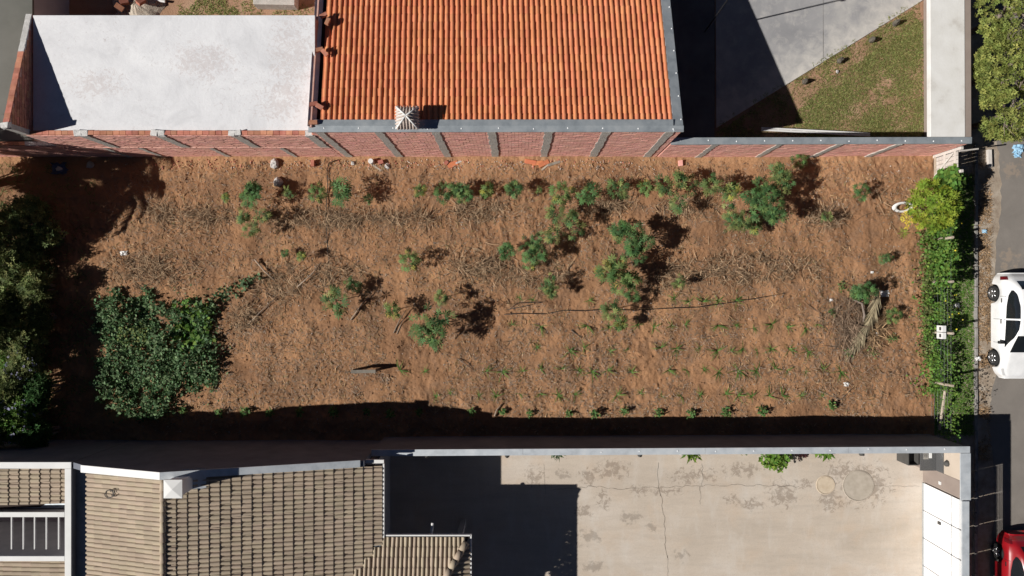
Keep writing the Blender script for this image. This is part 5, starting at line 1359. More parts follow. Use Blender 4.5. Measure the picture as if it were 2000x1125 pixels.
for i, (py, lab) in enumerate(((643, 'upper white meter box on the fence post'), (656, 'lower white meter box on the fence post'))):
    t = thing('meter_box', lab, 'box', (g(1806, 0)[0], g(0, py - 4)[1], 1.05), 0, 'white meter boxes')
    mb = MB(); mb.box((g(1806, 0)[0], g(0, py - 4)[1], 1.05), (0.16, 0.24, 0.34)); bevel(mb.build('case', m_white, t), 0.012)
    mb = MB(); mb.box((g(1801.6, 0)[0], g(0, py - 4)[1], 1.12), (0.02, 0.12, 0.1)); mb.build('window', m_darkmetal, t)
# hedge of vine on the fence
def hedge_pts(n, y0, y1, xc, half, zmax, zmin=0.1, dens=None):
    py = rng.uniform(y0, y1, n); u = rng.normal(0, 0.5, n); px = xc + half * u
    top = zmax * (0.65 + 0.6 * fbm(py / 22, px * 0 + 3, 55, 3))
    z = zmin + top * np.sqrt(rng.random(n)) * np.clip(1.1 - 0.5 * np.abs(u), 0.3, 1)
    if dens is not None:
        k = dens(px, py); px, py, z = px[k], py[k], z[k]
    return np.stack([(px - NX) / 50, (NY - py) / 50, z], 1)
hd_ = thing('vine_hedge', 'bright green vine hedge with yellow flowers grown over the street fence', 'hedge', (*g(1820, 520), 0))
leaf_cloud('leaves', l_hedge, hedge_pts(4200, 412, 560, 1818, 27, 1.3, 0.1, lambda a, b: fbm(a / 9, b / 9, 18, 2) > 0.36), heart, 0.1, hd_, 0.6)['kind'] = 'stuff'
leaf_cloud('thin_leaves', l_hedge, hedge_pts(3600, 555, 770, 1820, 30, 0.75, 0.03, lambda a, b: fbm(a / 10, b / 10, 17, 2) > 0.44), heart, 0.085, hd_, 0.6)['kind'] = 'stuff'
leaf_cloud('lower_leaves', l_hedge, hedge_pts(420, 715, 850, 1816, 9, 1.3, 0.6), heart, 0.065, hd_, 0.6)['kind'] = 'stuff'
leaf_cloud('flowers', l_fl_yellow, hedge_pts(18, 430, 640, 1818, 20, 1.3, 0.6), heart, 0.06, hd_, 0.4)['kind'] = 'stuff'
# dark weeds at the hedge foot on the lot side
gd = leaf_cloud('hedge_foot_weeds', l_bush, hedge_pts(2300, 450, 700, 1808, 15, 0.35, 0.02), heart, 0.075, None, 0.6); tag(gd, 'low weeds along the hedge foot on the lot side', 'weeds', None, 'stuff')
ys_ = thing('yellow_shrub', 'rounded yellow-green shrub with star-shaped leaf rosettes by the gate', 'shrub', (*g(1784, 412), 0))
c_ = at(1826, 402, 1.4); c_ = (c_.x, c_.y, 1.25)
leaf_cloud('foliage', l_yellow, ellipsoid_pts(230, c_, (0.92, 0.95, 0.62), 0.75, -0.15), rosette(11, 0.2, 0.036, 0.35), 1.0, ys_, 0.35)
leaf_cloud('yellow_leaves', l_fl_yellow, ellipsoid_pts(60, (c_[0] - 0.6, c_[1] - 0.4, 0.9), (0.35, 0.5, 0.35), 0.5), rosette(6, 0.1, 0.03, 0.3), 1.0, ys_, 0.5)['kind'] = 'stuff'
mb = MB()
for k in range(7):
    a = k * 0.9; mb.tube([(c_[0], c_[1], 0), (c_[0] + 0.25 * math.cos(a), c_[1] + 0.25 * math.sin(a), 0.6), (c_[0] + 0.6 * math.cos(a), c_[1] + 0.6 * math.sin(a), 1.25)], [0.04, 0.03, 0.012], 6)
mb.build('stem', m_stem, ys_)
db = thing('dark_bush', 'dark green broad-leaved bush between gate and yellow-green shrub', 'bush', (*g(1815, 360), 0))
c2 = at(1858, 352, 1.4)
leaf_cloud('foliage', l_hedge, ellipsoid_pts(340, (c2.x, c2.y, 1.25), (0.52, 0.46, 0.5), 0.55, -0.3), heart, 0.2, db, 0.45)
mb = MB(); mb.tube([(c2.x - 0.1, c2.y, 0), (c2.x, c2.y, 1.1)], [0.04, 0.02], 6); mb.build('stem', m_stem, db)
ag = leaf_cloud('pale_rosette', l_yellow, np.array([[*g(1760, 455), 0.12]]), rosette(16, 0.3, 0.03, 0.4), 1.0, None, 0.05); tag(ag, 'small pale yellow rosette plant on bare soil below the painted tyre', 'plant')

def grass(name, label, poly, n, l, w, mat, zf, thr=None, sc=40, seed=9, cat='grass'):
    P_ = np.array(poly); q = rng.uniform(P_.min(0), P_.max(0), (n, 2)); q = q[in_poly(q[:, 0], q[:, 1], poly)]
    if thr is not None: q = q[fbm(q[:, 0] / sc, q[:, 1] / sc, seed, 4) > thr + rng.normal(0, 0.045, len(q))]
    n = len(q); x_, y_ = (q[:, 0] - NX) / 50, (NY - q[:, 1]) / 50
    a = rng.uniform(0, 6.28, n); tv, tf = blade_t(1.0, w / l, 2, 0.35)
    fr = frames(np.stack([np.cos(a), np.sin(a), rng.uniform(0.1, 1.3, n)], 1), rng.uniform(-.5, .5, n), l * rng.uniform(0.5, 1.4, n))
    V, Fq = instance(tv, tf, fr, np.stack([x_, y_, zf + 0 * x_], 1))
    return tag(obj(name, np_mesh(name, V, Fq, np.repeat(rng.random(n), len(tf))), mat), label, cat, None, 'stuff')
grass('verge_grass', 'green grass verge between fence and kerb', [(1822, 340), (1902, 340), (1902, 850), (1822, 850)], 30000, 0.1, 0.02, l_hedge, -0.05)
grass('fence_grass', 'grass growing through the wire fence', [(1808, 560), (1828, 560), (1828, 846), (1812, 846)], 3000, 0.14, 0.018, l_hedge, 0.0)
grass('lawn', 'patchy lawn between driveway, canopy and brick wall', [(1420, 246), (1533, 168), (1650, 95), (1792, 12), (1800, 12), (1808, 290), (1400, 290), (1398, 255)], 42000, 0.1, 0.016, l_grass, -0.1, 0.44, 60, 12)
grass('lawn_dense', 'dense olive lawn beside the white canopy', [(1600, 175), (1700, 105), (1790, 40), (1812, 40), (1815, 290), (1540, 290), (1560, 215)], 36000, 0.09, 0.016, l_grass, -0.1, 0.45, 40, 13)
grass('lawn_stubble', 'yellowish dry grass stubble among the patchy lawn', [(1420, 246), (1533, 168), (1650, 95), (1792, 12), (1800, 12), (1808, 290), (1400, 290)], 36000, 0.075, 0.014, l_tall, -0.1, 0.4, 34, 14)
grass('lawn_edge', 'ragged grass tufts creeping over the driveway edge', [(1400, 240), (1790, -2), (1800, 8), (1410, 258)], 9000, 0.1, 0.016, l_grass, -0.05, 0.52, 14, 33)
grass('edge_weeds', 'dry weeds and litter strip between kerb and road', [(1912, 300), (1938, 300), (1934, 900), (1912, 900)], 7000, 0.12, 0.014, m_litter, -0.04, 0.45, 26, 15, 'weeds')
grass('backyard_grass', 'grass patch behind the white slab roof', [(352, -60), (455, -60), (470, 60), (400, 120), (340, 120)], 9000, 0.12, 0.018, l_grass, -0.1, 0.38, 30, 16)
grass('backyard_weeds', 'sparse weeds beside the concrete block behind the slab roof', [(470, 0), (620, 0), (640, 120), (470, 120)], 3500, 0.12, 0.018, l_grass, -0.1, 0.55, 18, 18, 'weeds')

# ------------------------------------------------------------------ left thicket: tall grass, shrubs, flowering bush, the palm beyond
def clump(name, label, cat, px, py, z, r, mat, n, tmpl, sc, tilt=0.5, stems=5, smat=None, shell=0.45, flowers=None, zmin=-0.5, part='foliage'):
    p = at(px, py, z); t = thing(name, label, cat, (p.x, p.y, 0)); n = int(n * 1.9)
    leaf_cloud(part, mat, ellipsoid_pts(n, (p.x, p.y, z), r, shell, zmin), tmpl, sc, t, tilt)
    mb = MB()
    for k in range(stems):
        a = random.uniform(0, 6.28); q = random.uniform(0.3, 0.85)
        e = (p.x + r[0] * q * math.cos(a), p.y + r[1] * q * math.sin(a), z + r[2] * random.uniform(0.2, 0.9))
        mb.tube([(p.x + 0.1 * math.cos(a), p.y + 0.1 * math.sin(a), -0.1), ((p.x + e[0]) / 2, (p.y + e[1]) / 2, e[2] * 0.6), e], [0.035, 0.025, 0.01], 6)
    mb.build('stem', smat or m_bark, t)
    if flowers: leaf_cloud('flowers', flowers[0], ellipsoid_pts(flowers[1], (p.x, p.y, z + 0.05), (r[0] * 1.02, r[1] * 1.02, r[2] * 1.05), 0.9, 0.0), rosette(5, 0.05, 0.04, 0.2), 1.0, t, 0.4)['kind'] = 'stuff'
    return t
twiggy = rosette(7, 0.15, 0.045, 0.5)
clump('thicket_bush', 'twiggy olive bush at the top of the left thicket', 'bush', 52, 430, 1.1, (0.85, 0.95, 0.7), l_bush, 420, twiggy, 1.0, stems=12, shell=0.2)
clump('thicket_bush', 'sparse pale-twigged bush jutting towards the lot from the thicket', 'bush', 95, 455, 0.9, (0.5, 0.55, 0.5), l_bush, 150, twiggy, 1.0, stems=10, shell=0.2)
clump('thicket_bush', 'leafy bush at the left image edge above the tall grass', 'bush', 5, 500, 1.3, (0.8, 0.9, 0.7), l_bush, 380, twiggy, 1.0, stems=9, shell=0.2)
clump('thicket_bush', 'low green bush between tall grass and flowering bush', 'bush', 12, 612, 0.9, (0.7, 0.8, 0.6), l_bush, 320, twiggy, 1.0, stems=8, shell=0.2)
clump('flowering_bush', 'green bush with pale violet flowers at lower left, upper one', 'bush', 48, 715, 1.0, (0.62, 1.2, 0.6), l_bush, 700, rosette(6, 0.1, 0.04, 0.4), 1.0, flowers=(l_fl_violet, 60), stems=8)
clump('flowering_bush', 'green bush with violet flowers beside the grey house wall', 'bush', 38, 812, 1.2, (0.72, 1.0, 0.7), l_hedge, 800, rosette(6, 0.1, 0.04, 0.4), 1.0, flowers=(l_fl_violet, 70), stems=8)
for (px, py, z, r, n_, mt, lab) in ((70, 560, 1.0, (0.55, 0.6, 0.55), 240, l_bush, 'olive bush right behind the arching grass clump'), (45, 668, 1.15, (0.7, 0.75, 0.65), 380, l_bush, 'dense bush just above the flowering bushes'), (78, 765, 1.1, (0.45, 0.7, 0.6), 300, l_dark, 'dark bush between the two flowering bushes'),
                                    (20, 760, 1.3, (0.6, 0.8, 0.7), 380, l_bush, 'olive bush at the left edge beside the flowering bushes'), (72, 850, 1.2, (0.5, 0.5, 0.6), 280, l_dark, 'dark bush against the grey house wall'), (-30, 640, 1.6, (0.8, 1.2, 0.9), 600, l_bush, 'tall olive bush at the left edge of the thicket'), (55, 495, 0.8, (0.6, 0.6, 0.45), 200, l_bush, 'low olive bush filling the upper thicket'), (30, 700, 0.7, (0.6, 0.8, 0.4), 240, l_hedge, 'low bright bush under the flowering bushes'), (15, 560, 0.8, (0.6, 0.8, 0.5), 240, l_bush, 'low olive bush left of the arching grass'), (80, 620, 0.7, (0.4, 0.7, 0.4), 200, l_bush, 'low olive bush on the lot side of the tall grass'), (-25, 830, 1.6, (0.8, 1.0, 0.9), 600, l_bush, 'tall bush at the lower left edge by the house')):
    clump('thicket_bush', lab, 'bush', px, py, z, r, mt, n_, twiggy, 1.0, stems=8, shell=0.25)
def tallgrass(label, px, py, n, rad, hgt):
    x_, y_ = g(px, py); t = rng.uniform(0, 6.28, n); q = rad * np.sqrt(rng.random(n))
    tv, tf = blade_t(1.0, 0.022, 6, 0.75)
    up = rng.uniform(1.0, 3.0, n)
    a = rng.uniform(0, 6.28, n)
    fr = frames(np.stack([np.cos(a), np.sin(a), up], 1), rng.uniform(-1, 1, n), hgt * rng.uniform(0.7, 1.3, n))
    V, Fq = instance(tv, tf, fr, np.stack([x_ + q * np.cos(t), y_ + q * np.sin(t), 0 * q], 1))
    return tag(obj('tall_grass', np_mesh('tall_grass', V, Fq, np.repeat(rng.random(n), len(tf))), l_tall), label, 'grass', 'tall grass clumps at left')
tallgrass('arching tall grass clump in the middle of the left thicket', 88, 570, 420, 0.25, 0.75); tallgrass('tall yellowish grass clump below the arching one', 76, 640, 260, 0.22, 0.8); tallgrass('tall grass clump in the upper thicket', 50, 520, 200, 0.2, 0.8)
grass('thicket_weeds', 'olive weeds in the sunlit floor of the left thicket', [(-60, 400), (105, 400), (95, 850), (-60, 850)], 9000, 0.32, 0.03, l_bush, 0.1, 0.3, 30, 21, 'weeds')
grass('thicket_floor', 'dim weeds on the shaded ground of the left thicket', [(-240, 320), (190, 320), (170, 850), (-240, 850)], 9000, 0.2, 0.022, l_bush, 0.03, 0.42, 30, 20, 'weeds')
# feather palms standing just outside the left edge; their broken shadows fall on the lot
for (ppx, ppy, ph, lab) in ((-35, 366, 4.3, 'feather palm at the left edge nearest the brick wall'), (-12, 425, 3.7, 'feather palm at the left edge, second from the brick wall'), (-60, 462, 3.0, 'feather palm at the left edge farthest from the brick wall')):
    pm = thing('palm_tree', lab, 'palm', (*g(ppx, ppy), 0), 0, 'palms at the left edge')
    bx, by = g(ppx, ppy)
    mb = MB(); mb.tube([(bx, by, -0.1), (bx + 0.05, by, ph * 0.45), (bx + 0.1, by + 0.05, ph)], [0.17, 0.14, 0.11], 9); mb.build('trunk', m_bark, pm, True)
    mb = MB(); dl, ll = [], []
    for k in range(17):
        a = k * 2.4; el = random.uniform(0.2, 1.0); Lf = random.uniform(1.7, 2.3)
        for i in range(9):
            pass
        pts = []
        for i in range(10):
            t_ = i / 9; rr = Lf * t_ * math.cos(el * (1 - 0.3 * t_)); zz_ = ph + Lf * (math.sin(el) * t_ - 0.75 * t_ * t_)
            pts.append(Vector((bx + 0.1 + rr * math.cos(a), by + 0.05 + rr * math.sin(a), zz_)))
        mb.tube(pts, [0.025 - 0.002 * i for i in range(10)], 4)
        for i in range(44):
            t_ = 0.12 + 0.88 * i / 44; j = min(8, int(t_ * 9)); p_ = pts[j].lerp(pts[j + 1], t_ * 9 - j); d_ = (pts[j + 1] - pts[j]).normalized()
            for s2 in (-1, 1):
                sd2 = d_.cross(Vector((0, 0, 1))).normalized() * s2
                dl.append(list(d_ * 0.7 + sd2 + Vector((0, 0, -0.2)))); ll.append(list(p_))
    mb.build('frond_rib', m_stem, pm)
    tv, tf = blade_t(0.42, 0.045, 2, 0.3)
    V, Fq = instance(tv, tf, frames(np.array(dl), rng.uniform(-.3, .3, len(dl)), rng.uniform(0.8, 1.2, len(dl))), np.array(ll))
    obj('fronds', np_mesh('fronds', V, Fq, np.repeat(rng.random(len(dl)), len(tf))), l_bush, pm)
clump('thicket_tree', 'dense small tree at the left image edge below the palm', 'tree', -95, 440, 2.0, (1.0, 1.5, 0.8), l_bush, 520, twiggy, 1.4, stems=10, shell=0.3)
clump('thicket_tree', 'leafy small tree beyond the left image edge near the brick wall', 'tree', -95, 345, 1.8, (1.2, 0.9, 0.8), l_bush, 480, twiggy, 1.4, stems=8, shell=0.3)

# ------------------------------------------------------------------ street trees, top right
def street_tree(label, px, py, z, r, n, stems=10):
    p = at(px, py, z); t = thing('street_tree', label, 'tree', (p.x, p.y, 0), 0, 'clipped street trees')
    pts = ellipsoid_pts(n, (p.x, p.y, z), r, 0.72, -0.5); keep = fbm(pts[:, 0] * 1.6, pts[:, 1] * 1.6, 66, 3) > 0.36; pts = pts[keep]
    leaf_cloud('crown', l_tree, pts, rosette(7, 0.13, 0.045, 0.45), 1.0, t, 0.45)
    mb = MB(); mb.tube([(p.x, p.y, -0.1), (p.x + 0.05, p.y, 0.9), (p.x + 0.02, p.y + 0.05, z - r[2] * 0.3)], [0.16, 0.13, 0.09], 9); mb.build('trunk', m_bark, t, True)
    mb = MB()
    for k in range(stems):
        a = random.uniform(0, 6.28); q = random.uniform(0.5, 0.95); e = Vector((p.x + r[0] * q * math.cos(a), p.y + r[1] * q * math.sin(a), z + r[2] * random.uniform(0.3, 0.8)))
        s_ = Vector((p.x, p.y, z - r[2] * 0.3)); m_ = s_.lerp(e, 0.5) + Vector((random.uniform(-.15, .15), random.uniform(-.15, .15), 0.12))
        mb.tube([s_, m_, e], [0.05, 0.03, 0.01], 6)
        for _ in range(3):
            e2 = e + Vector((random.uniform(-.35, .35), random.uniform(-.35, .35), random.uniform(-.05, .2))); mb.tube([m_.lerp(e, 0.6), e2], [0.015, 0.005], 4)
    mb.build('branches', m_bark, t, True)
    return t
street_tree('clipped yellow-green street tree farthest up the road', 1972, 20, 2.6, (1.15, 1.5, 1.0), 1500)
street_tree('clipped yellow-green street tree, second from the lot corner', 1968, 130, 2.5, (1.12, 1.3, 1.0), 1500)
street_tree('clipped street tree with bare branches nearest the lot corner', 1972, 222, 2.3, (1.1, 1.05, 0.85), 1050, 16)

# ------------------------------------------------------------------ top left backyard
sp_ = at(262, 4, 0.3)
mb = MB(); nu, nv = 34, 8; vs, fs = [], []
for j in range(nv + 1):
    t_ = j / nv
    for i in range(nu):
        a = 2 * math.pi * i / nu; k = 1 + 0.12 * math.sin(3 * a) + 0.1 * float(vnoise(np.array([a * 3]), np.array([t_ * 4]), 3)[0])
        vs.append((sp_.x + 0.95 * t_ * k * math.cos(a), sp_.y + 0.85 * t_ * k * math.sin(a), -0.12 + 0.38 * (1 - t_ ** 1.6) + 0.05 * float(vnoise(np.array([a * 5 + 9]), np.array([t_ * 7]), 4)[0])))
for j in range(nv):
    for i in range(nu): fs.append((j * nu + i, (j + 1) * nu + i, (j + 1) * nu + (i + 1) % nu, j * nu + (i + 1) % nu))
mb.add(vs, fs); tag(mb.build('sand_pile', m_sand), 'pale sand and mortar pile behind the slab roof', 'sand pile')
for i, (px, py, rz, ti, lab) in enumerate(((233, 14, -0.6, 0.5, 'clay brick tilted on the left of the sand pile'), (242, 3, 0.4, 0.4, 'clay brick at the top of the sand pile'), (275, 3, 0.9, 0.5, 'larger clay brick on the right of the sand pile'))):
    p = at(px, py, 0.38); mb = MB(); mb.box(p, (0.3, 0.2, 0.14), mat=Matrix.Rotation(rz, 3, 'Z') @ Matrix.Rotation(ti, 3, 'Y')); tag(mb.build('brick', m_brick), lab, 'brick', 'bricks on the sand pile')
for i in range(5):
    p = at(228 + i * 13, 24 + random.uniform(-3, 4), 0.1); rock('%s mortar lump from the left at the foot of the sand pile' % ORD[i], NX + p.x * 50, NY - p.y * 50, random.uniform(0.07, 0.13), m_sand, group='mortar lumps')
mb = MB(); p = at(309, 1, 0.1); mb.tube([(p.x - 0.25, p.y + 0.05, 0.06), (p.x + 0.25, p.y - 0.02, 0.06)], 0.05, 8); tag(mb.build('pipe', m_white), 'short pale pipe lying right of the sand pile', 'pipe')
mb = MB(); p = at(535, -14, 0.4); mb.box((p.x, p.y, 0.15), (1.6, 0.9, 0.5), -0.02); tag(bevel(mb.build('concrete_tank', m_rawconc), 0.02), 'grey concrete tank top showing behind the slab roof', 'tank')
# dark flat-roofed annex at the far top left; it keeps the corner behind the slab in shade
an = thing('dark_annex', 'dark grey flat roofed annex at the top left corner', 'building', (*g(80, 40), 0))
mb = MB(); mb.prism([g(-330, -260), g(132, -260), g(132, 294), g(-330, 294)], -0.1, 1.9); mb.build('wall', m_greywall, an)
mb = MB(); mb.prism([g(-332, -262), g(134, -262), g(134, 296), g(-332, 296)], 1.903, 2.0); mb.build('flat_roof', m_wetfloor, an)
# stones on the lawn and the long white board
for i, (px, py, lab) in enumerate(((1572, 160, 'dark stone on the lawn nearest the house shadow'), (1640, 118, 'dark stone on the lawn, second along the driveway edge'), (1703, 78, 'dark stone on the lawn, third along the driveway edge'), (1750, 45, 'dark stone on the lawn farthest up the driveway edge'))):
    rock(lab, px, py, 0.12, m_darkstone, 2.0, -0.1, 'stone', 'stones along the driveway edge', 'stone')
rock('small pale stone on the lawn', 1637, 139, 0.07, m_stone, 0.8, -0.1, 'stone', None, 'stone')
wb = thing('white_batten', 'long white painted batten lying on grass beside the brick wall', 'board', (*g(1590, 262), 0))
for dy in (0, 4.2):
    a_, b_ = at(1487, 250 + dy * 0.9, 0.12), at(1699, 261 + dy * 0.9, 0.12); mb = MB(); d_ = b_ - a_
    mb.box((a_ + b_) / 2, (d_.length, 0.06, 0.05), math.atan2(d_.y, d_.x)); mb.build('slat', m_white, wb)
for k in range(9):
    a_ = at(1495 + k * 25, 252.4 + k * 1.28, 0.12); mb = MB(); mb.box((a_.x, a_.y, 0.115), (0.05, 0.12, 0.03), -0.05); mb.build('cross_slat', m_white, wb)
pl = thing('slim_pole', 'slim dark pole beside the house whose thin shadow crosses the driveway', 'pole', (*g(1377, 61), 0))
mb = MB(); x_, y_ = g(1377, 61); mb.tube([(x_, y_, -0.1), (x_, y_, 4.0)], 0.028, 8); mb.build('shaft', m_black, pl)
mb = MB(); mb.box((x_, y_, 4.02), (0.09, 0.14, 0.1)); mb.build('head', m_black, pl)

# ------------------------------------------------------------------ potted plants by the yard wall
def pot(label, px, py, r_, h_, mat, leafmat, n, tm, sc, cr, cz, out=(0, -0.25)):
    x_, y_ = g(px, py); t = thing('potted_plant', label, 'plant', (x_, y_, 0), 0, 'potted plants along the yard wall')
    mb = MB(); mb.lathe((x_, y_, 0.012), [(0.001, 0), (r_ * 0.75, 0), (r_, h_), (r_ * 1.06, h_), (r_ * 1.06, h_ + 0.03), (r_ * 0.9, h_ + 0.03), (r_ * 0.88, h_ - 0.03), (0.001, h_ - 0.03)], 18); mb.build('pot', mat, t, True)
    if n:
        leaf_cloud('foliage', leafmat, ellipsoid_pts(n, (x_ + out[0], y_ + out[1], cz), cr, 0.3, -0.5), tm, sc, t, 0.5)
        mb = MB(); mb.tube([(x_, y_, h_ - 0.05), (x_ + out[0] * 0.7, y_ + out[1] * 0.7, cz)], [0.02, 0.012], 5); mb.build('stem', m_stem, t)
fern = rosette(9, 0.3, 0.035, 0.5)
pot('fern potted plant nearest the tiled house in the yard', 1085, 868, 0.17, 0.3, m_darkmetal, l_dark, 16, fern, 1.0, (0.28, 0.25, 0.2), 0.55, (0, -0.15))
pot('plant with a drooping leaf in a wide grey bowl pot', 1332, 868, 0.36, 0.3, m_rawconc, l_pot, 16, rosette(5, 0.32, 0.08, 0.4), 1.0, (0.25, 0.22, 0.2), 0.6, (0.2, -0.2))
pot('small grassy plant in a terracotta pot by the yard wall', 1437, 864, 0.24, 0.26, m_terra, l_bush, 120, quad(0.12, 0.03), 1.0, (0.3, 0.24, 0.2), 0.42, (0.12, -0.15))
pot('largest bright green plant trailing over the yard floor', 1500, 868, 0.2, 0.34, m_darkmetal, l_pot, 520, heart, 0.115, (0.62, 0.52, 0.4), 0.7, (0.05, -0.32))
pot('maroon-leaved potted plant beside the largest green one', 1552, 866, 0.16, 0.3, m_black, l_maroon, 150, quad(0.15, 0.05), 1.0, (0.34, 0.28, 0.25), 0.5, (0.05, -0.18))
pot('broad-leaved potted plant at the right end of the row', 1590, 866, 0.18, 0.3, m_black, l_pot, 20, rosette(5, 0.3, 0.1, 0.4), 1.0, (0.32, 0.24, 0.2), 0.55, (0.1, -0.18))
mb = MB(); mb.box((*g(1168, 866.5), 0.1), (1.2, 0.08, 0.12)); tag(mb.build('planter_rail', m_white), 'long thin white trough lying at the foot of the yard wall', 'trough')

# ------------------------------------------------------------------ cars
def car(name, label, cx, cy, rz, paint, L=4.05, front_up=False):
    """rear at -y, front at +y in local space; loft of half sections"""
    t = thing(name, label, 'car', (cx, cy, -0.03), rz, 'cars parked on the street')
    K = [0, .02, .06, .12, .22, .3, .38, .52, .7, .8, .9, .97, 1]
    u = np.linspace(0, 1, 90)                     # 0 front, 1 rear
    s_ = u * L
    ztop = np.interp(s_, [0, .05, .2, .5, .95, 1.25, 1.7, 2.1, 2.6, 3.15, 3.45, 3.72, 3.9, 4.0, L], [.5, .62, .72, .83, .95, 1.13, 1.385, 1.46, 1.475, 1.43, 1.36, 1.1, .92, .8, .55])
    belt = np.interp(s_, [0, .1, .5, 1.0, 2.0, 3.2, 3.8, L], [.5, .62, .74, .84, .9, .95, .9, .55])
    wid = np.interp(s_, [0, .06, .2, .45, .9, 1.6, 3.0, 3.55, 3.85, 3.98, L], [.5, .6, .74, .82, .855, .86, .86, .84, .77, .68, .55])
    roofw = np.interp(s_, [0, .3, .95, 1.3, 1.75, 2.3, 3.2, 3.5, 3.8, L], [.4, .6, .68, .66, .6, .58, .56, .55, .58, .4])
    ker = np.ones(5) / 5
    sm = lambda a: np.convolve(np.pad(a, 2, 'edge'), ker, 'valid')
    ztop, belt, wid, roofw = sm(ztop), sm(belt), sm(wid), sm(roofw); belt = np.minimum(belt, ztop - 0.03)
    wf_, wr_ = 0.78, 3.27
    sill = np.full_like(s_, 0.2)
    for wc in (wf_, wr_):
        d2 = 0.37 ** 2 - (s_ - wc) ** 2; sill = np.maximum(sill, np.where(d2 > 0, 0.3 + np.sqrt(np.clip(d2, 0, 1)), 0.2))
    sill = np.minimum(sill, belt - 0.05)
    def section(i):
        w, zt, b_, rw, sl2 = wid[i], ztop[i], belt[i], roofw[i], sill[i]
        hh = zt - b_
        return [(w * 0.965, sl2), (w * 0.995, sl2 + (b_ - sl2) * 0.35), (w, sl2 + (b_ - sl2) * 0.65), (w * 0.985, b_ - 0.01), (w * 0.95, b_ + 0.01),
                (rw + (w * 0.95 - rw) * 0.66, b_ + hh * 0.36), (rw + (w * 0.95 - rw) * 0.3, b_ + hh * 0.72), (rw, zt - hh * 0.09), (rw * 0.86, zt - hh * 0.025), (rw * 0.5, zt - 0.004), (0, zt)]
    secs = [section(i) for i in range(len(u))]
    m_ = len(secs[0]); full = 2 * m_ - 1
    V = np.zeros((len(u), full, 3))
    for i, sc_ in enumerate(secs):
        for j, (x_, z_) in enumerate(sc_):
            V[i, j] = (-x_, L / 2 - s_[i], z_); V[i, full - 1 - j] = (x_, L / 2 - s_[i], z_)
    def patch(i0, i1, j0, j1, off, nm, mat, inset=None):
        mb = MB(); P_ = V[i0:i1 + 1, j0:j1 + 1].copy()
        gu = np.gradient(P_, axis=0) if P_.shape[0] > 1 else None
        gv = np.gradient(P_, axis=1)
        nn_ = np.cross(gu, gv); nn_ /= np.linalg.norm(nn_, axis=2)[:, :, None] + 1e-9
        ctr = np.array([0, 0, 0.6]); sgn = np.sign(np.sum(nn_ * (P_ - ctr), axis=2))[:, :, None]
        P_ = P_ + nn_ * sgn * off
        a, b_ = P_.shape[:2]
        mb.add(P_.reshape(-1, 3), [(i * b_ + j, i * b_ + j + 1, (i + 1) * b_ + j + 1, (i + 1) * b_ + j) for i in range(a - 1) for j in range(b_ - 1)])
        return mb.build(nm, mat, t, True, world=False)
    def glass_side(side, tab, nm, mt_=None):
        """window between two curves of the section; tab: (s, low, high) with 4..7 as section index"""
        mb = MB(); vs = []; ss = np.linspace(tab[0][0], tab[-1][0], 22); lo = np.interp(ss, [q[0] for q in tab], [q[1] for q in tab]); hi = np.interp(ss, [q[0] for q in tab], [q[2] for q in tab])
        for s1, a_, b_ in zip(ss, lo, hi):
            fi = s1 / L * (len(u) - 1); i0 = min(int(fi), len(u) - 2); fr1 = fi - i0
            for v_ in np.linspace(a_, b_, 5):
                j0 = min(int(v_), m_ - 2); fr2 = v_ - j0
                p_ = (V[i0, j0] * (1 - fr2) + V[i0, j0 + 1] * fr2) * (1 - fr1) + (V[i0 + 1, j0] * (1 - fr2) + V[i0 + 1, j0 + 1] * fr2) * fr1
                vs.append((side * (abs(p_[0]) + 0.006), p_[1], p_[2] + 0.005))
        mb.add(vs, [(i * 5 + j, i * 5 + j + 1, (i + 1) * 5 + j + 1, (i + 1) * 5 + j) for i in range(21) for j in range(4)])
        return mb.build(nm, mt_ or m_glass, t, True, world=False)
    mb = MB(); n_ = len(u)
    mb.add(V.reshape(-1, 3), [(i * full + j, i * full + j + 1, (i + 1) * full + j + 1, (i + 1) * full + j) for i in range(n_ - 1) for j in range(full - 1)] + [tuple(range(full)), tuple((n_ - 1) * full + j for j in range(full - 1, -1, -1))])
    mb.build('body', paint, t, True, world=False)
    ix = lambda s0: int(np.argmin(abs(s_ - s0)))
    c0 = m_ - 1
    patch(ix(1.05), ix(1.68), c0 - 3, c0 + 3, 0.006, 'windscreen', m_glass)
    patch(ix(3.4), ix(3.72), c0 - 2, c0 + 2, 0.006, 'rear_window', m_glass)
    for j0, j1 in ((4, 7), (full - 8, full - 5)):
        sd1 = -1 if j0 < c0 else 1
        glass_side(sd1, [(1.22, 4.3, 4.5), (1.6, 4.25, 6.2), (1.9, 4.25, 7.0), (2.26, 4.25, 7.1)], 'side_window'); glass_side(sd1, [(2.32, 4.25, 7.1), (2.8, 4.3, 7.0), (3.2, 4.6, 6.4), (3.38, 5.2, 5.6)], 'side_window')
        for s1 in (1.4, 2.29, 3.16): glass_side(sd1, [(s1 - 0.007, 0.7, 4.2), (s1 + 0.007, 0.7, 4.2)], 'door_seam', m_black)
        glass_side(sd1, [(0.9, 3.9, 3.98), (3.5, 3.9, 3.98)], 'trim_line', m_darkmetal)
        patch(ix(0.14), ix(0.42), (3 if j0 < c0 else full - 6), (5 if j0 < c0 else full - 4), 0.006, 'headlamp', m_lamp); patch(ix(3.78), ix(3.92), (2 if j0 < c0 else full - 6), (5 if j0 < c0 else full - 3), 0.006, 'tail_lamp', m_redlamp)
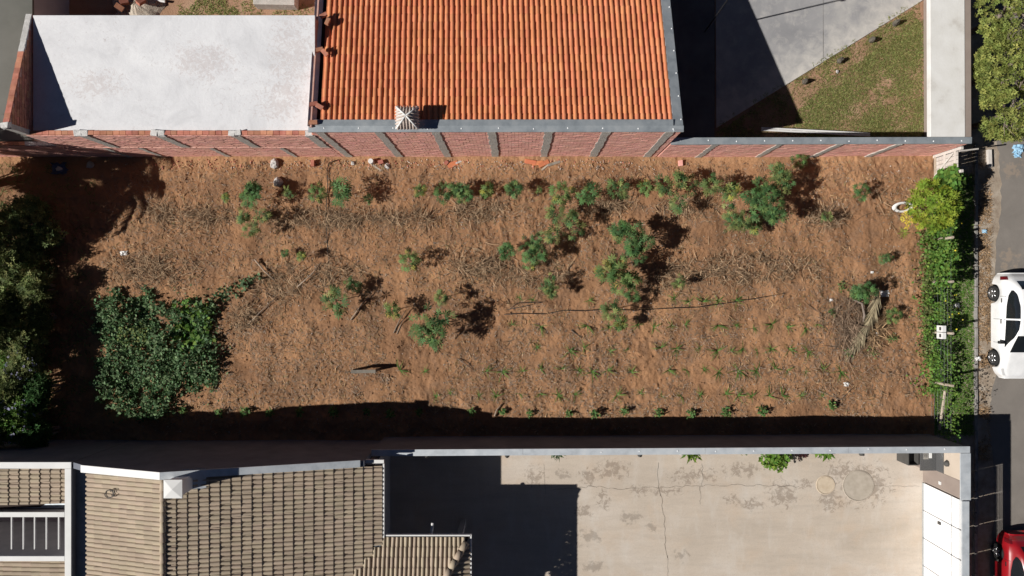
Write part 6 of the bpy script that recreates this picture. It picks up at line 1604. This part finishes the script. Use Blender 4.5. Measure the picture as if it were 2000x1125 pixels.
    for sx in (-1, 1):
        for s0 in (2.2, 3.0):
            mb = MB(); i_ = ix(s0); mb.box((sx * (wid[i_] + 0.012), L / 2 - s0, belt[i_] - 0.1), (0.03, 0.16, 0.025)); mb.build('door_handle', m_darkmetal if paint is m_carwhite else m_black, t, world=False)
        mb = MB(); i_ = ix(1.42); mb.box((sx * (wid[i_] + 0.1), L / 2 - 1.42, belt[i_] + 0.07), (0.2, 0.1, 0.14), jit=0.012); bevel(mb.build('mirror', m_black if paint is m_carwhite else paint, t, world=False), 0.03, 3)
        for wc in (wf_, wr_):
            w_ = thing('wheel', None, None); w_.parent = t; w_.location = (sx * 0.76, L / 2 - wc, 0.3)
            mb = MB(); pr = [(0.19, -0.09), (0.26, -0.1), (0.295, -0.085), (0.305, -0.05), (0.305, 0.05), (0.295, 0.085), (0.26, 0.1), (0.19, 0.09)]; nn2 = 28; vs, fs = [], []
            for rr, xx in pr:
                for k in range(nn2): vs.append((xx, rr * math.cos(2 * math.pi * k / nn2), rr * math.sin(2 * math.pi * k / nn2)))
            for a_ in range(len(pr) - 1):
                for k in range(nn2): fs.append((a_ * nn2 + k, a_ * nn2 + (k + 1) % nn2, (a_ + 1) * nn2 + (k + 1) % nn2, (a_ + 1) * nn2 + k))
            mb.add(vs, fs); o_ = mb.build('tyre', m_tyre, None, True); o_.parent = w_
            mb = MB(); xo = sx * 0.075
            for k in range(6):
                a_ = 2 * math.pi * k / 6; mb.tube([(xo + sx * 0.015, 0, 0), (xo, 0.2 * math.cos(a_), 0.2 * math.sin(a_))], [0.045, 0.03], 5)
            ring = [(xo, 0.195 * math.cos(2 * math.pi * k / 24), 0.195 * math.sin(2 * math.pi * k / 24)) for k in range(25)]; mb.tube(ring, 0.018, 6)
            o_ = mb.build('rim', m_rim, None, True); o_.parent = w_
            mb = MB(); mb.tube([(sx * -0.05, 0, 0), (sx * 0.02, 0, 0)], 0.19, 20); o_ = mb.build('brake_disc', m_darkmetal, None); o_.parent = w_
    mb = MB(); mb.box((0, 0, 0.32), (1.4, L * 0.88, 0.2)); mb.build('underbody', m_black, t, world=False)
    return t
# the camera-side flank of both cars runs along plan line 1927; the white car's nose points down the photograph
car('parked_car', 'white hatchback parked at the kerb beside the verge', g(1971, 0)[0], g(0, 635)[1], math.pi, m_carwhite)
car('parked_car', 'red car half in shade at the lower right corner', g(1979, 0)[0], g(0, 1134)[1], math.pi, m_carred)
